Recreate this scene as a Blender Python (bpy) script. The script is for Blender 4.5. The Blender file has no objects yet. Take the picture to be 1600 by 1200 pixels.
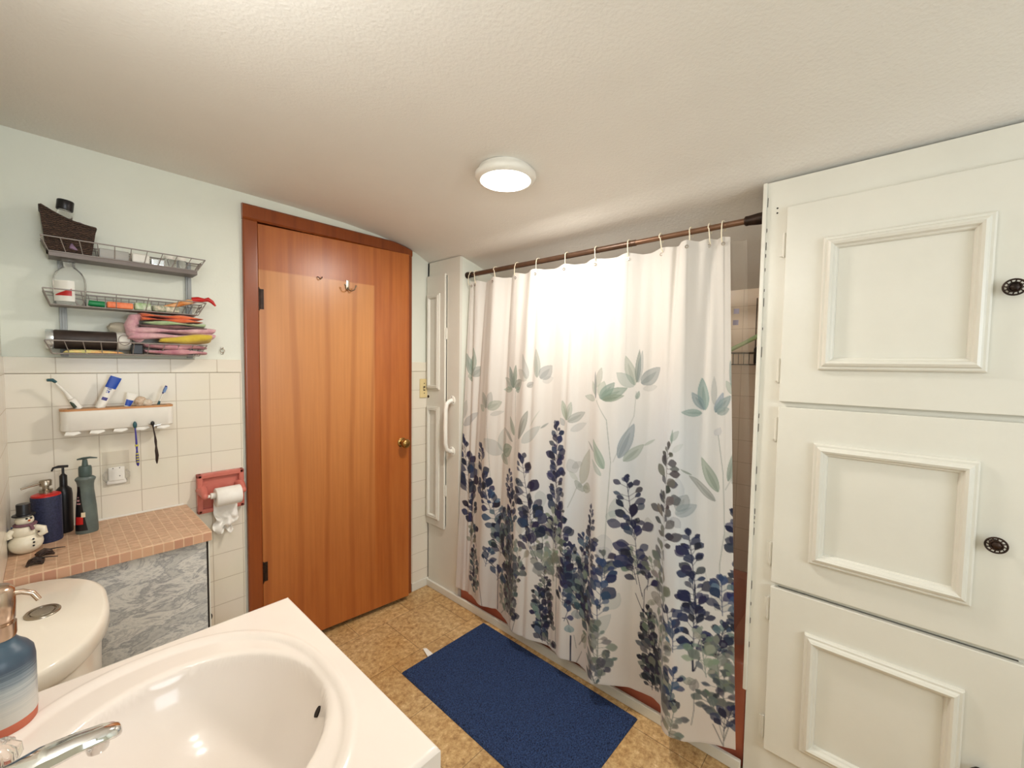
import bpy, bmesh, math, random
import numpy as np
from mathutils import Vector, Matrix
random.seed(7)
SC = bpy.context.scene
COL = SC.collection
PI = math.pi
def L(r, g, b):
    def f(c):
        c /= 255.0
        return c/12.92 if c <= .04045 else ((c+.055)/1.055)**2.4
    return (f(r), f(g), f(b), 1.0)

# ------------------------------------------------------------------ camera, light, exposure
EYE = 1.405
cam_d = bpy.data.cameras.new('camera'); cam = bpy.data.objects.new('camera', cam_d); COL.objects.link(cam)
cam_d.sensor_width = 36.0; cam_d.lens = 655*36/1600; cam_d.clip_start = .01
yaw, pit, rol = math.radians(42.1), math.radians(2.8), math.radians(.78)
fw = Vector((math.cos(yaw)*math.cos(pit), math.sin(yaw)*math.cos(pit), -math.sin(pit)))
rt = Vector((math.sin(yaw), -math.cos(yaw), 0)); up = rt.cross(fw)
r2 = rt*math.cos(rol)+up*math.sin(rol); u2 = -rt*math.sin(rol)+up*math.cos(rol)
m3 = Matrix((r2, u2, -fw)).transposed()
cam.matrix_world = Matrix.Translation((0, 0, EYE)) @ m3.to_4x4()
SC.camera = cam
SC.view_settings.view_transform = 'Standard'; SC.view_settings.look = 'None'
SC.view_settings.gamma = 1.0; SC.view_settings.use_curve_mapping = False
SC.view_settings.exposure = -0.12
W = bpy.data.worlds.new('sky'); SC.world = W; W.use_nodes = True
W.node_tree.nodes['Background'].inputs[0].default_value = (.72, .86, 1.0, 1)
W.node_tree.nodes['Background'].inputs[1].default_value = 2.5

def area_light(name, loc, rot, sx, sy, power, color, shape='RECTANGLE'):
    d = bpy.data.lights.new(name, 'AREA'); d.energy = power; d.color = color
    d.shape = shape; d.size = sx
    if shape in ('RECTANGLE', 'ELLIPSE'): d.size_y = sy
    o = bpy.data.objects.new(name, d); COL.objects.link(o); o.location = loc; o.rotation_euler = rot
    return o
# the ceiling lamp's own light
LAMP = (1.15, 1.085)
area_light('ceiling_lamp_light', (LAMP[0], LAMP[1], 2.055), (0, 0, 0), .17, .17, 15.5, (1.0, .94, .87), 'DISK')
# the vanity light bar over the basin (left of the frame)
for yy in (.44, .62, .80):
    d = bpy.data.lights.new('vanity_bulb_light', 'POINT'); d.energy = 3.6; d.color = (.97, .98, 1.0); d.shadow_soft_size = .035
    o = bpy.data.objects.new('vanity_bulb_light', d); COL.objects.link(o); o.location = (.012, yy, 1.93)
# cool fill light, set at an added, unseen window behind the camera
area_light('fill_daylight', (.55, -1.62, 1.45), (math.radians(90), 0, 0), .9, .9, 17, (.86, .93, 1.0))

# ------------------------------------------------------------------ room measures (metres)
XL, XR, YB, YF = -.10, 1.578, 2.132, -1.70
ALC_Y0, ALC_Y1, ALC_X = .327, 1.834, 2.34

# ------------------------------------------------------------------ materials
def mat(name, col, rough=.5, metal=0.0, spec=.5, trans=0.0, ior=1.45, alpha=1.0, emit=None, es=0, coat=0.0, sheen=0.0, sss=0.0):
    m = bpy.data.materials.new(name); m.use_nodes = True
    b = m.node_tree.nodes['Principled BSDF']
    b.inputs['Base Color'].default_value = col
    b.inputs['Roughness'].default_value = rough; b.inputs['Metallic'].default_value = metal
    b.inputs['Specular IOR Level'].default_value = spec
    b.inputs['Transmission Weight'].default_value = trans; b.inputs['IOR'].default_value = ior
    b.inputs['Alpha'].default_value = alpha; b.inputs['Coat Weight'].default_value = coat
    b.inputs['Sheen Weight'].default_value = sheen
    if emit: b.inputs['Emission Color'].default_value = emit; b.inputs['Emission Strength'].default_value = es
    return m
def N(m, t, **kw):
    n = m.node_tree.nodes.new(t)
    for k, v in kw.items():
        if k in n.inputs: n.inputs[k].default_value = v
        else: setattr(n, k, v)
    return n
def LK(m, a, ao, b, bi): m.node_tree.links.new(a.outputs[ao], b.inputs[bi])
def BS(m): return m.node_tree.nodes['Principled BSDF']
def noise_mix(m, c1, c2, scale, stretch=(1, 1, 1), detail=6, lo=.35, hi=.65, rough=.6):
    tc = N(m, 'ShaderNodeTexCoord'); mp = N(m, 'ShaderNodeMapping'); mp.inputs['Scale'].default_value = stretch
    nz = N(m, 'ShaderNodeTexNoise'); nz.inputs['Scale'].default_value = scale; nz.inputs['Detail'].default_value = detail; nz.inputs['Roughness'].default_value = rough
    cr = N(m, 'ShaderNodeValToRGB'); cr.color_ramp.elements[0].position = lo; cr.color_ramp.elements[1].position = hi
    cr.color_ramp.elements[0].color = c1; cr.color_ramp.elements[1].color = c2
    LK(m, tc, 'Object', mp, 'Vector'); LK(m, mp, 'Vector', nz, 'Vector'); LK(m, nz, 'Fac', cr, 'Fac')
    return tc, mp, nz, cr
def bump(m, src, out, strength, dist=.002, to=None):
    bp = N(m, 'ShaderNodeBump'); bp.inputs['Strength'].default_value = strength; bp.inputs['Distance'].default_value = dist
    LK(m, src, out, bp, 'Height'); LK(m, bp, 'Normal', BS(m), 'Normal'); return bp
def noisy(name, c1, c2, scale, rough=.5, bs=0, bscale=None, stretch=(1, 1, 1), lo=.35, hi=.65, dist=.002, **kw):
    m = mat(name, c1, rough, **kw)
    tc, mp, nz, cr = noise_mix(m, c1, c2, scale, stretch, lo=lo, hi=hi)
    LK(m, cr, 'Color', BS(m), 'Base Color')
    if bs:
        n2 = N(m, 'ShaderNodeTexNoise'); n2.inputs['Scale'].default_value = bscale or scale*4; n2.inputs['Detail'].default_value = 3
        LK(m, tc, 'Object', n2, 'Vector'); bump(m, n2, 'Fac', bs, dist)
    return m
def plain(name, c, rough=.5, **kw):
    # painted / moulded surface with a faint unevenness of tone
    c2 = tuple(min(1, x*.93) for x in c[:3])+(1,)
    return noisy(name, c, c2, 9, rough, **kw)
def brick(m, axes, bw, rh, mortar, ox=0, oz=0, offset=0.0, freq=2, msmooth=.2):
    tc = N(m, 'ShaderNodeTexCoord'); sp = N(m, 'ShaderNodeSeparateXYZ'); cb = N(m, 'ShaderNodeCombineXYZ')
    LK(m, tc, 'Object', sp, 'Vector')
    ad = N(m, 'ShaderNodeMath', operation='ADD'); ad.inputs[1].default_value = -ox
    ad2 = N(m, 'ShaderNodeMath', operation='ADD'); ad2.inputs[1].default_value = -oz
    LK(m, sp, axes[0], ad, 0); LK(m, sp, axes[1], ad2, 0); LK(m, ad, 0, cb, 'X'); LK(m, ad2, 0, cb, 'Y')
    br = N(m, 'ShaderNodeTexBrick'); br.offset = offset; br.offset_frequency = freq; br.squash = 1.0
    br.inputs['Scale'].default_value = 1.0; br.inputs['Mortar Size'].default_value = mortar; br.inputs['Mortar Smooth'].default_value = msmooth
    br.inputs['Brick Width'].default_value = bw; br.inputs['Row Height'].default_value = rh; br.inputs['Bias'].default_value = 0
    LK(m, cb, 'Vector', br, 'Vector')
    return tc, br
def tile_mat(name, axes, c1, c2, cm, size=.1122, ox=0, oz=0, rough=.22, mortar=.0014, rh=None):
    m = mat(name, c1, rough)
    tc, br = brick(m, axes, size, rh or size, mortar, ox, oz)
    br.inputs['Color1'].default_value = c1; br.inputs['Color2'].default_value = c2; br.inputs['Mortar'].default_value = cm
    nz = N(m, 'ShaderNodeTexNoise'); nz.inputs['Scale'].default_value = 6
    LK(m, tc, 'Object', nz, 'Vector')
    mx = N(m, 'ShaderNodeMixRGB', blend_type='MULTIPLY'); mx.inputs['Fac'].default_value = .07
    LK(m, br, 'Color', mx, 'Color1'); LK(m, nz, 'Color', mx, 'Color2'); LK(m, mx, 'Color', BS(m), 'Base Color')
    inv = N(m, 'ShaderNodeMath', operation='SUBTRACT'); inv.inputs[0].default_value = 1.0
    LK(m, br, 'Fac', inv, 1); bump(m, inv, 0, .5, .0012)
    return m

M = {}
M['wall'] = noisy('wall_paint', L(230, 232, 219), L(225, 227, 214), 3, .6, bs=.15, bscale=140)
M['ceiling'] = noisy('ceiling_stucco', L(234, 230, 222), L(230, 226, 218), 2, .8, bs=.30, bscale=110, dist=.004)
M['white'] = noisy('white_gloss_paint', L(225, 221, 209), L(220, 216, 204), 4, .32, bs=.12, bscale=60)
M['tile'] = tile_mat('cream_wall_tile', ('X', 'Z'), L(233, 225, 208), L(229, 221, 204), L(200, 188, 168), ox=-.1075, oz=1.3485-.1122*12)
M['tilecap'] = tile_mat('cream_cap_tile', ('X', 'Z'), L(233, 225, 208), L(230, 222, 205), L(200, 186, 164), ox=-.1075-.03, oz=1.34, size=.1545, rh=.2)
M['tileL'] = tile_mat('cream_wall_tile_side', ('Y', 'Z'), L(233, 225, 208), L(229, 221, 204), L(200, 186, 164), ox=.0, oz=1.3485-.1122*12)
M['tileA'] = tile_mat('alcove_tile_end', ('X', 'Z'), L(236, 216, 192), L(232, 211, 187), L(206, 184, 158), ox=0, oz=.36)
M['tileB'] = tile_mat('alcove_tile_back', ('Y', 'Z'), L(236, 216, 192), L(232, 211, 187), L(200, 176, 148), ox=0, oz=.36)
M['tub'] = noisy('coral_enamel', L(205, 122, 96), L(198, 114, 90), 5, .2)
M['holder'] = noisy('coral_ceramic', L(203, 118, 104), L(190, 104, 92), 14, .18)
M['porcelain'] = noisy('white_porcelain', L(238, 230, 214), L(235, 226, 210), 3, .15)
M['sink'] = noisy('cream_cultured_marble', L(226, 214, 203), L(222, 210, 199), 3, .13)
M['chrome'] = mat('chrome', (.8, .8, .8, 1), .08, 1.0)
M['nickel'] = mat('worn_nickel', L(170, 160, 145), .25, 1.0)
M['gold'] = mat('champagne_metal', L(196, 172, 152), .22, 1.0)
M['brass'] = mat('aged_brass', L(170, 135, 80), .25, 1.0)
M['darkmetal'] = noisy('oil_rubbed_bronze', L(62, 44, 34), L(38, 28, 22), 40, .4, metal=.6)
M['rod'] = noisy('brown_rod_enamel', L(96, 70, 52), L(80, 58, 44), 20, .35, metal=.3)
M['rodtube'] = mat('copper_brown_tube', L(118, 86, 64), .35, .35)
M['wire'] = mat('grey_wire', L(150, 142, 136), .4, .45)
M['galv'] = mat('galvanised_post', L(150, 152, 150), .5, .35)
M['plast'] = plain('white_plastic', L(236, 232, 222), .35)
M['ring'] = plain('ivory_plastic', L(240, 228, 200), .35)
M['clear'] = mat('clear_plastic', L(250, 250, 248), .06, trans=.92, ior=1.35)
M['crystal'] = mat('clear_acrylic', L(252, 244, 238), .04, trans=.95, ior=1.49)
M['black'] = plain('black_plastic', L(24, 22, 24), .35)
M['switch'] = plain('almond_plastic', L(222, 202, 150), .4)
M['paper'] = noisy('tissue_paper', L(240, 236, 228), L(234, 229, 220), 30, .9, bs=.2, bscale=300)
M['dark'] = plain('dark_gap', L(40, 30, 24), .8)
M['bamboo'] = noisy('bamboo', L(205, 150, 98), L(186, 128, 80), 30, .45, stretch=(1, 12, 12))
def wood(name, a, b, c, rough, patch=None):
    m = mat(name, a, rough, coat=.35); m.node_tree.nodes['Principled BSDF'].inputs['Coat Roughness'].default_value = .30
    tc, mp, nz, cr = noise_mix(m, a, b, 9, (1.6, 1.6, .22), detail=8, lo=.3, hi=.7)
    mp2 = N(m, 'ShaderNodeMapping'); mp2.inputs['Scale'].default_value = (55, 55, 1.6)
    n2 = N(m, 'ShaderNodeTexNoise'); n2.inputs['Scale'].default_value = 1.5; n2.inputs['Detail'].default_value = 5
    LK(m, tc, 'Object', mp2, 'Vector'); LK(m, mp2, 'Vector', n2, 'Vector')
    wv = N(m, 'ShaderNodeTexWave'); wv.bands_direction = 'X'; wv.inputs['Scale'].default_value = 1.5
    wv.inputs['Distortion'].default_value = 11; wv.inputs['Detail'].default_value = 2; wv.inputs['Detail Scale'].default_value = .55
    mp3 = N(m, 'ShaderNodeMapping'); mp3.inputs['Scale'].default_value = (1.6, 1.6, .22)
    LK(m, tc, 'Object', mp3, 'Vector'); LK(m, mp3, 'Vector', wv, 'Vector')
    wr = N(m, 'ShaderNodeValToRGB'); wr.color_ramp.elements[0].position = .0; wr.color_ramp.elements[0].color = c
    wr.color_ramp.elements[1].position = .16; wr.color_ramp.elements[1].color = (1, 1, 1, 1)
    LK(m, wv, 'Fac', wr, 'Fac')
    r3 = N(m, 'ShaderNodeValToRGB'); r3.color_ramp.elements[0].color = (.88, .85, .82, 1); r3.color_ramp.elements[1].color = (1, 1, 1, 1)
    r3.color_ramp.elements[0].position = .35; r3.color_ramp.elements[1].position = .62
    LK(m, n2, 'Fac', r3, 'Fac')
    m1 = N(m, 'ShaderNodeMixRGB', blend_type='MULTIPLY'); m1.inputs['Fac'].default_value = .8
    m2 = N(m, 'ShaderNodeMixRGB', blend_type='MULTIPLY'); m2.inputs['Fac'].default_value = .35
    LK(m, cr, 'Color', m1, 'Color1'); LK(m, r3, 'Color', m1, 'Color2')
    LK(m, m1, 'Color', m2, 'Color1'); LK(m, wr, 'Color', m2, 'Color2')
    last = m2
    if patch:
        # the paler rectangle where something long used to hang: local x < w, local z < top
        w_, top_, colp = patch
        sp = N(m, 'ShaderNodeSeparateXYZ'); LK(m, tc, 'Object', sp, 'Vector')
        a1 = N(m, 'ShaderNodeMapRange'); a1.inputs['From Min'].default_value = w_+.002; a1.inputs['From Max'].default_value = w_-.002
        a2 = N(m, 'ShaderNodeMapRange'); a2.inputs['From Min'].default_value = top_+.003; a2.inputs['From Max'].default_value = top_-.003
        a3 = N(m, 'ShaderNodeMapRange'); a3.inputs['From Min'].default_value = .15; a3.inputs['From Max'].default_value = 1.5
        LK(m, sp, 'X', a1, 'Value'); LK(m, sp, 'Z', a2, 'Value'); LK(m, sp, 'Z', a3, 'Value')
        mu = N(m, 'ShaderNodeMath', operation='MULTIPLY'); LK(m, a1, 0, mu, 0); LK(m, a2, 0, mu, 1)
        mu2 = N(m, 'ShaderNodeMath', operation='MULTIPLY'); LK(m, mu, 0, mu2, 0); LK(m, a3, 0, mu2, 1)
        mu3 = N(m, 'ShaderNodeMath', operation='MULTIPLY'); LK(m, mu2, 0, mu3, 0); mu3.inputs[1].default_value = .62
        cm = N(m, 'ShaderNodeMixRGB', blend_type='MULTIPLY'); cm.inputs['Fac'].default_value = .6
        cm.inputs['Color1'].default_value = colp; LK(m, m2, 'Color', cm, 'Color2')
        cm2 = N(m, 'ShaderNodeMixRGB', blend_type='MULTIPLY'); cm2.inputs['Fac'].default_value = .7
        cm2.inputs['Color1'].default_value = colp; LK(m, m1, 'Color', cm2, 'Color2'); 
        cc = N(m, 'ShaderNodeMixRGB'); cc.inputs['Color2'].default_value = colp
        dv = N(m, 'ShaderNodeMixRGB', blend_type='MULTIPLY'); dv.inputs['Fac'].default_value = .5; dv.inputs['Color1'].default_value = colp
        LK(m, wr, 'Color', dv, 'Color2')
        dv2 = N(m, 'ShaderNodeMixRGB', blend_type='MULTIPLY'); dv2.inputs['Fac'].default_value = .6
        LK(m, dv, 'Color', dv2, 'Color1'); LK(m, r3, 'Color', dv2, 'Color2')
        LK(m, mu3, 0, cc, 'Fac'); LK(m, m2, 'Color', cc, 'Color1'); LK(m, dv2, 'Color', cc, 'Color2')
        last = cc
    LK(m, last, 'Color', BS(m), 'Base Color')
    bump(m, n2, 'Fac', .12, .001)
    return m
M['door'] = wood('varnished_door_veneer', L(184, 106, 46), L(168, 90, 34), (.62, .46, .34, 1), .34, patch=(.545, 1.812, L(212, 150, 86)))
M['casing'] = wood('varnished_casing', L(146, 72, 26), L(130, 60, 20), (.6, .42, .3, 1), .28)
# floor
def floor_mat():
    m = mat('stone_look_vinyl', L(160, 130, 90), .38)
    tc, br = brick(m, ('X', 'Y'), .305, .305, .0016, .27, .13, offset=.5)
    br.inputs['Color1'].default_value = (1.15, 1.17, 1.20, 1); br.inputs['Color2'].default_value = (.84, .80, .76, 1); br.inputs['Mortar'].default_value = (.42, .40, .38, 1)
    n = N(m, 'ShaderNodeTexNoise'); n.inputs['Scale'].default_value = 42; n.inputs['Detail'].default_value = 10; n.inputs['Roughness'].default_value = .78
    LK(m, tc, 'Object', n, 'Vector')
    cr = N(m, 'ShaderNodeValToRGB'); e = cr.color_ramp.elements
    e[0].position = .30; e[0].color = L(120, 84, 50); e[1].position = .70; e[1].color = L(238, 218, 178)
    k = e.new(.48); k.color = L(190, 156, 108); k = e.new(.57); k.color = L(208, 178, 130)
    LK(m, n, 'Fac', cr, 'Fac')
    n2 = N(m, 'ShaderNodeTexNoise'); n2.inputs['Scale'].default_value = 4; n2.inputs['Detail'].default_value = 3
    LK(m, tc, 'Object', n2, 'Vector')
    c2 = N(m, 'ShaderNodeValToRGB'); c2.color_ramp.elements[0].position = .35; c2.color_ramp.elements[1].position = .65
    c2.color_ramp.elements[0].color = (.95, .86, .72, 1); c2.color_ramp.elements[1].color = (1.05, 1.05, 1.05, 1)
    LK(m, n2, 'Fac', c2, 'Fac')
    a = N(m, 'ShaderNodeMixRGB', blend_type='MULTIPLY'); a.inputs['Fac'].default_value = 1
    b = N(m, 'ShaderNodeMixRGB', blend_type='MULTIPLY'); b.inputs['Fac'].default_value = 1
    LK(m, cr, 'Color', a, 'Color1'); LK(m, br, 'Color', a, 'Color2'); LK(m, a, 'Color', b, 'Color1'); LK(m, c2, 'Color', b, 'Color2')
    LK(m, b, 'Color', BS(m), 'Base Color')
    bump(m, n, 'Fac', .25, .001)
    return m
M['floor'] = floor_mat()
def marble():
    m = mat('grey_marble', L(210, 208, 204), .3)
    tc = N(m, 'ShaderNodeTexCoord'); mp = N(m, 'ShaderNodeMapping'); mp.inputs['Rotation'].default_value = (0, math.radians(38), 0); mp.inputs['Scale'].default_value = (1, 1, 2.4)
    LK(m, tc, 'Object', mp, 'Vector')
    n = N(m, 'ShaderNodeTexNoise'); n.inputs['Scale'].default_value = 8; n.inputs['Detail'].default_value = 10; n.inputs['Roughness'].default_value = .72; n.inputs['Distortion'].default_value = .45
    LK(m, mp, 'Vector', n, 'Vector')
    cr = N(m, 'ShaderNodeValToRGB'); e = cr.color_ramp.elements
    e[0].position = .30; e[0].color = L(150, 148, 146); e[1].position = .75; e[1].color = L(212, 208, 200)
    for p, c in ((.43, L(198, 196, 190)), (.485, L(148, 147, 148)), (.505, L(192, 190, 186)), (.56, L(218, 214, 206)), (.60, L(176, 174, 171)), (.64, L(214, 210, 202))):
        k = e.new(p); k.color = c
    LK(m, n, 'Fac', cr, 'Fac'); LK(m, cr, 'Color', BS(m), 'Base Color')
    return m
M['marble'] = marble()
def mosaic():
    m = mat('tan_mosaic', L(200, 160, 128), .45)
    tc, br = brick(m, ('X', 'Y'), .026, .026, .0018, .365, 1.70, msmooth=.4)
    br.inputs['Color1'].default_value = L(208, 172, 142); br.inputs['Color2'].default_value = L(198, 158, 128); br.inputs['Mortar'].default_value = L(218, 188, 156)
    n = N(m, 'ShaderNodeTexNoise'); n.inputs['Scale'].default_value = 60; n.inputs['Detail'].default_value = 4; LK(m, tc, 'Object', n, 'Vector')
    cr = N(m, 'ShaderNodeValToRGB'); cr.color_ramp.elements[0].color = (.82, .78, .74, 1); cr.color_ramp.elements[1].color = (1.08, 1.08, 1.08, 1)
    cr.color_ramp.elements[0].position = .35; cr.color_ramp.elements[1].position = .65
    LK(m, n, 'Fac', cr, 'Fac')
    a = N(m, 'ShaderNodeMixRGB', blend_type='MULTIPLY'); a.inputs['Fac'].default_value = .8
    LK(m, br, 'Color', a, 'Color1'); LK(m, cr, 'Color', a, 'Color2'); LK(m, a, 'Color', BS(m), 'Base Color')
    inv = N(m, 'ShaderNodeMath', operation='SUBTRACT'); inv.inputs[0].default_value = 1.0
    LK(m, br, 'Fac', inv, 1); bump(m, inv, 0, .4, .001)
    return m
M['mosaic'] = mosaic()
M['mosaicF'] = tile_mat('tan_mosaic_edge', ('X', 'Z'), L(206, 162, 130), L(188, 138, 112), L(214, 180, 148), size=.026, ox=.365, oz=.77, rough=.45, mortar=.0018, rh=.05)
def wicker():
    m = mat('dark_wicker', L(74, 54, 40), .6)
    tc = N(m, 'ShaderNodeTexCoord'); wv = N(m, 'ShaderNodeTexWave'); wv.bands_direction = 'Z'
    wv.inputs['Scale'].default_value = 55; wv.inputs['Distortion'].default_value = 5; wv.inputs['Detail'].default_value = 3; wv.inputs['Detail Scale'].default_value = 3
    LK(m, tc, 'Object', wv, 'Vector')
    cr = N(m, 'ShaderNodeValToRGB'); cr.color_ramp.elements[0].color = L(22, 15, 13); cr.color_ramp.elements[1].color = L(96, 72, 58)
    LK(m, wv, 'Fac', cr, 'Fac'); LK(m, cr, 'Color', BS(m), 'Base Color'); bump(m, wv, 'Fac', .9, .003)
    return m
M['wicker'] = wicker()
def attr_mat(name, rough=.85, sheen=0, transl=0, wrinkle=0):
    m = mat(name, (1, 1, 1, 1), rough, sheen=sheen)
    a = N(m, 'ShaderNodeVertexColor'); a.layer_name = 'print'
    LK(m, a, 'Color', BS(m), 'Base Color')
    if transl:
        tr = N(m, 'ShaderNodeBsdfTranslucent'); LK(m, a, 'Color', tr, 'Color')
        mx = N(m, 'ShaderNodeMixShader'); mx.inputs[0].default_value = transl
        LK(m, BS(m), 'BSDF', mx, 1); LK(m, tr, 'BSDF', mx, 2)
        LK(m, mx, 0, m.node_tree.nodes['Material Output'], 'Surface')
    tc = N(m, 'ShaderNodeTexCoord'); mp = N(m, 'ShaderNodeMapping'); mp.inputs['Scale'].default_value = (1, 1, .45)
    n = N(m, 'ShaderNodeTexNoise'); n.inputs['Scale'].default_value = 14; n.inputs['Detail'].default_value = 4
    LK(m, tc, 'Object', mp, 'Vector'); LK(m, mp, 'Vector', n, 'Vector'); bump(m, n, 'Fac', wrinkle, .01)
    return m

# ------------------------------------------------------------------ mesh builder
def frames(pts):
    pts = [Vector(p) for p in pts]; n = len(pts); T = []
    for i in range(n):
        a = pts[max(i-1, 0)]; b = pts[min(i+1, n-1)]; T.append((b-a).normalized())
    up_ = Vector((0, 0, 1)) if abs(T[0].z) < .9 else Vector((1, 0, 0))
    u = T[0].cross(up_).normalized(); out = []
    for t in T:
        u = (u-t*u.dot(t)).normalized(); out.append((u, t.cross(u)))
    return pts, out
class MB:
    def __init__(s, X=None): s.v = []; s.f = []; s.sm = []; s.X = X
    def add(s, vs, fs, smooth=False):
        o = len(s.v)
        for p in vs:
            p = Vector(p); s.v.append(tuple(s.X @ p) if s.X else tuple(p))
        for f in fs: s.f.append([i+o for i in f]); s.sm.append(smooth)
        return s
    def box(s, x0, x1, y0, y1, z0, z1, b=0):
        if b <= 0:
            vs = [(x, y, z) for x in (x0, x1) for y in (y0, y1) for z in (z0, z1)]
            return s.add(vs, [(0, 1, 3, 2), (4, 6, 7, 5), (0, 4, 5, 1), (2, 3, 7, 6), (0, 2, 6, 4), (1, 5, 7, 3)])
        bm = bmesh.new(); bmesh.ops.create_cube(bm, size=1)
        for v in bm.verts: v.co = Vector(((x0+x1)/2+v.co.x*(x1-x0), (y0+y1)/2+v.co.y*(y1-y0), (z0+z1)/2+v.co.z*(z1-z0)))
        bmesh.ops.bevel(bm, geom=bm.edges[:], offset=b, segments=3, profile=.6, affect='EDGES')
        bm.verts.index_update()
        s.add([v.co.copy() for v in bm.verts], [[v.index for v in f.verts] for f in bm.faces], False); bm.free(); return s
    def tube(s, pts, r, seg=10, closed=False, cap=True, flat=1.0):
        pts, fr = frames(pts); n = len(pts); vs = []; fs = []
        for i in range(n):
            ri = r[i] if isinstance(r, (list, tuple)) else r
            for k in range(seg):
                a = 2*PI*k/seg; vs.append(pts[i]+fr[i][0]*math.cos(a)*ri+fr[i][1]*math.sin(a)*ri*flat)
        m_ = n if closed else n-1
        for i in range(m_):
            j = (i+1) % n
            for k in range(seg): fs.append((i*seg+k, i*seg+(k+1) % seg, j*seg+(k+1) % seg, j*seg+k))
        if cap and not closed:
            fs.append(list(range(seg))[::-1]); fs.append([(n-1)*seg+k for k in range(seg)])
        return s.add(vs, fs, True)
    def lathe(s, c, prof, seg=28, axis='Z', sx=1, sy=1):
        c = Vector(c); vs = []; fs = []
        for (r, h) in prof:
            for k in range(seg):
                a = 2*PI*k/seg; x, y = r*math.cos(a)*sx, r*math.sin(a)*sy
                vs.append(c+(Vector((x, y, h)) if axis == 'Z' else Vector((h, x, y)) if axis == 'X' else Vector((x, h, y))))
        for i in range(len(prof)-1):
            for k in range(seg): fs.append((i*seg+k, i*seg+(k+1) % seg, (i+1)*seg+(k+1) % seg, (i+1)*seg+k))
        fs.append(list(range(seg))[::-1]); fs.append([(len(prof)-1)*seg+k for k in range(seg)])
        return s.add(vs, fs, True)
    def ell(s, c, r, rot=None, nu=20, nv=12, noise=0):
        vs = []; fs = []; R = rot or Matrix.Identity(3)
        for j in range(nv+1):
            th = PI*j/nv
            for k in range(nu):
                ph = 2*PI*k/nu; q = 1+noise*random.uniform(-1, 1)
                vs.append(Vector(c)+R @ Vector((r[0]*math.sin(th)*math.cos(ph)*q, r[1]*math.sin(th)*math.sin(ph)*q, r[2]*math.cos(th))))
        for j in range(nv):
            for k in range(nu): fs.append((j*nu+k, (j+1)*nu+k, (j+1)*nu+(k+1) % nu, j*nu+(k+1) % nu))
        return s.add(vs, fs, True)
    def prism(s, poly, d, smooth=False):
        n = len(poly); d = Vector(d); vs = [Vector(p) for p in poly]+[Vector(p)+d for p in poly]
        fs = [list(range(n))[::-1], [n+i for i in range(n)]]+[(i, (i+1) % n, n+(i+1) % n, n+i) for i in range(n)]
        return s.add(vs, fs, smooth)
    def grid(s, fn, nu, nv, smooth=True, closeu=False):
        vs = [fn(i/(nu if closeu else nu-1), j/(nv-1)) for j in range(nv) for i in range(nu)]; fs = []
        for j in range(nv-1):
            for i in range(nu if closeu else nu-1):
                k = (i+1) % nu; fs.append((j*nu+i, j*nu+k, (j+1)*nu+k, (j+1)*nu+i))
        return s.add(vs, fs, smooth)
    def build(s, name, material, parent=None, fixn=True):
        me = bpy.data.meshes.new(name); me.from_pydata(s.v, [], s.f); me.polygons.foreach_set('use_smooth', s.sm)
        if fixn:
            bm = bmesh.new(); bm.from_mesh(me); bmesh.ops.recalc_face_normals(bm, faces=bm.faces); bm.to_mesh(me); bm.free()
        me.materials.append(M[material] if isinstance(material, str) else material)
        if any(s.sm) : 
            try: me.set_sharp_from_angle(angle=math.radians(48))
            except Exception: pass
        o = bpy.data.objects.new(name, me); COL.objects.link(o)
        if parent:
            o.parent = parent
            if parent.type == 'EMPTY': o.matrix_parent_inverse = parent.matrix_basis.inverted()
        return o
def thing(name, label, cat, loc, group=None):
    o = bpy.data.objects.new(name, None); COL.objects.link(o); o.location = loc; o.empty_display_size = .05
    o['label'] = label; o['category'] = cat
    if group: o['group'] = group
    return o
def tag(o, label, cat, group=None):
    o['label'] = label; o['category'] = cat
    if group: o['group'] = group
    return o
def lab(o, l): o['label'] = l; return o
def struct(o): o['kind'] = 'structure'; return o
def rotM(loc, rx=0, ry=0, rz=0): return Matrix.Translation(loc) @ Matrix.Rotation(rz, 4, 'Z') @ Matrix.Rotation(ry, 4, 'Y') @ Matrix.Rotation(rx, 4, 'X')
def arc(c, r, a0, a1, n, u=(1, 0, 0), v=(0, 0, 1)):
    c = Vector(c); u = Vector(u); v = Vector(v)
    return [c+u*r*math.cos(a0+(a1-a0)*i/n)+v*r*math.sin(a0+(a1-a0)*i/n) for i in range(n+1)]

# ------------------------------------------------------------------ ceiling profile (attic slope)
CP = [(-.10, 2.140), (.55, 2.134), (.80, 2.130), (1.05, 2.120), (1.25, 2.102), (1.40, 2.078), (1.50, 2.052), (1.578, 2.012), (1.71, 1.980), (2.0, 1.888), (2.34, 1.790), (2.42, 1.765)]
def cz(x):
    if x <= CP[0][0]: return CP[0][1]
    for (a, za), (b, zb) in zip(CP, CP[1:]):
        if x <= b: return za+(zb-za)*(x-a)/(b-a)
    return CP[-1][1]
xs = [XL+i*(2.42-XL)/70 for i in range(71)]
c_ = MB()
poly = [(x, YF-.05, cz(x)) for x in xs]+[(2.42, YF-.05, 2.3), (XL-.1, YF-.05, 2.3), (XL-.1, YF-.05, 2.14)]
n_ = len(poly); vs = [Vector(p) for p in poly]+[Vector(p)+Vector((0, YB-YF+.15, 0)) for p in poly]
c_.add(vs, [list(range(n_))[::-1], [n_+i for i in range(n_)]]); c_.sm = [False, False]
for i in range(n_): c_.f.append([i, (i+1) % n_, n_+(i+1) % n_, n_+i]); c_.sm.append(i < 70)
struct(c_.build('ceiling', 'ceiling'))
struct(MB().box(XL-.1, 2.42, YF-.05, 2.30, -.06, 0).build('floor', 'floor'))
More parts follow.
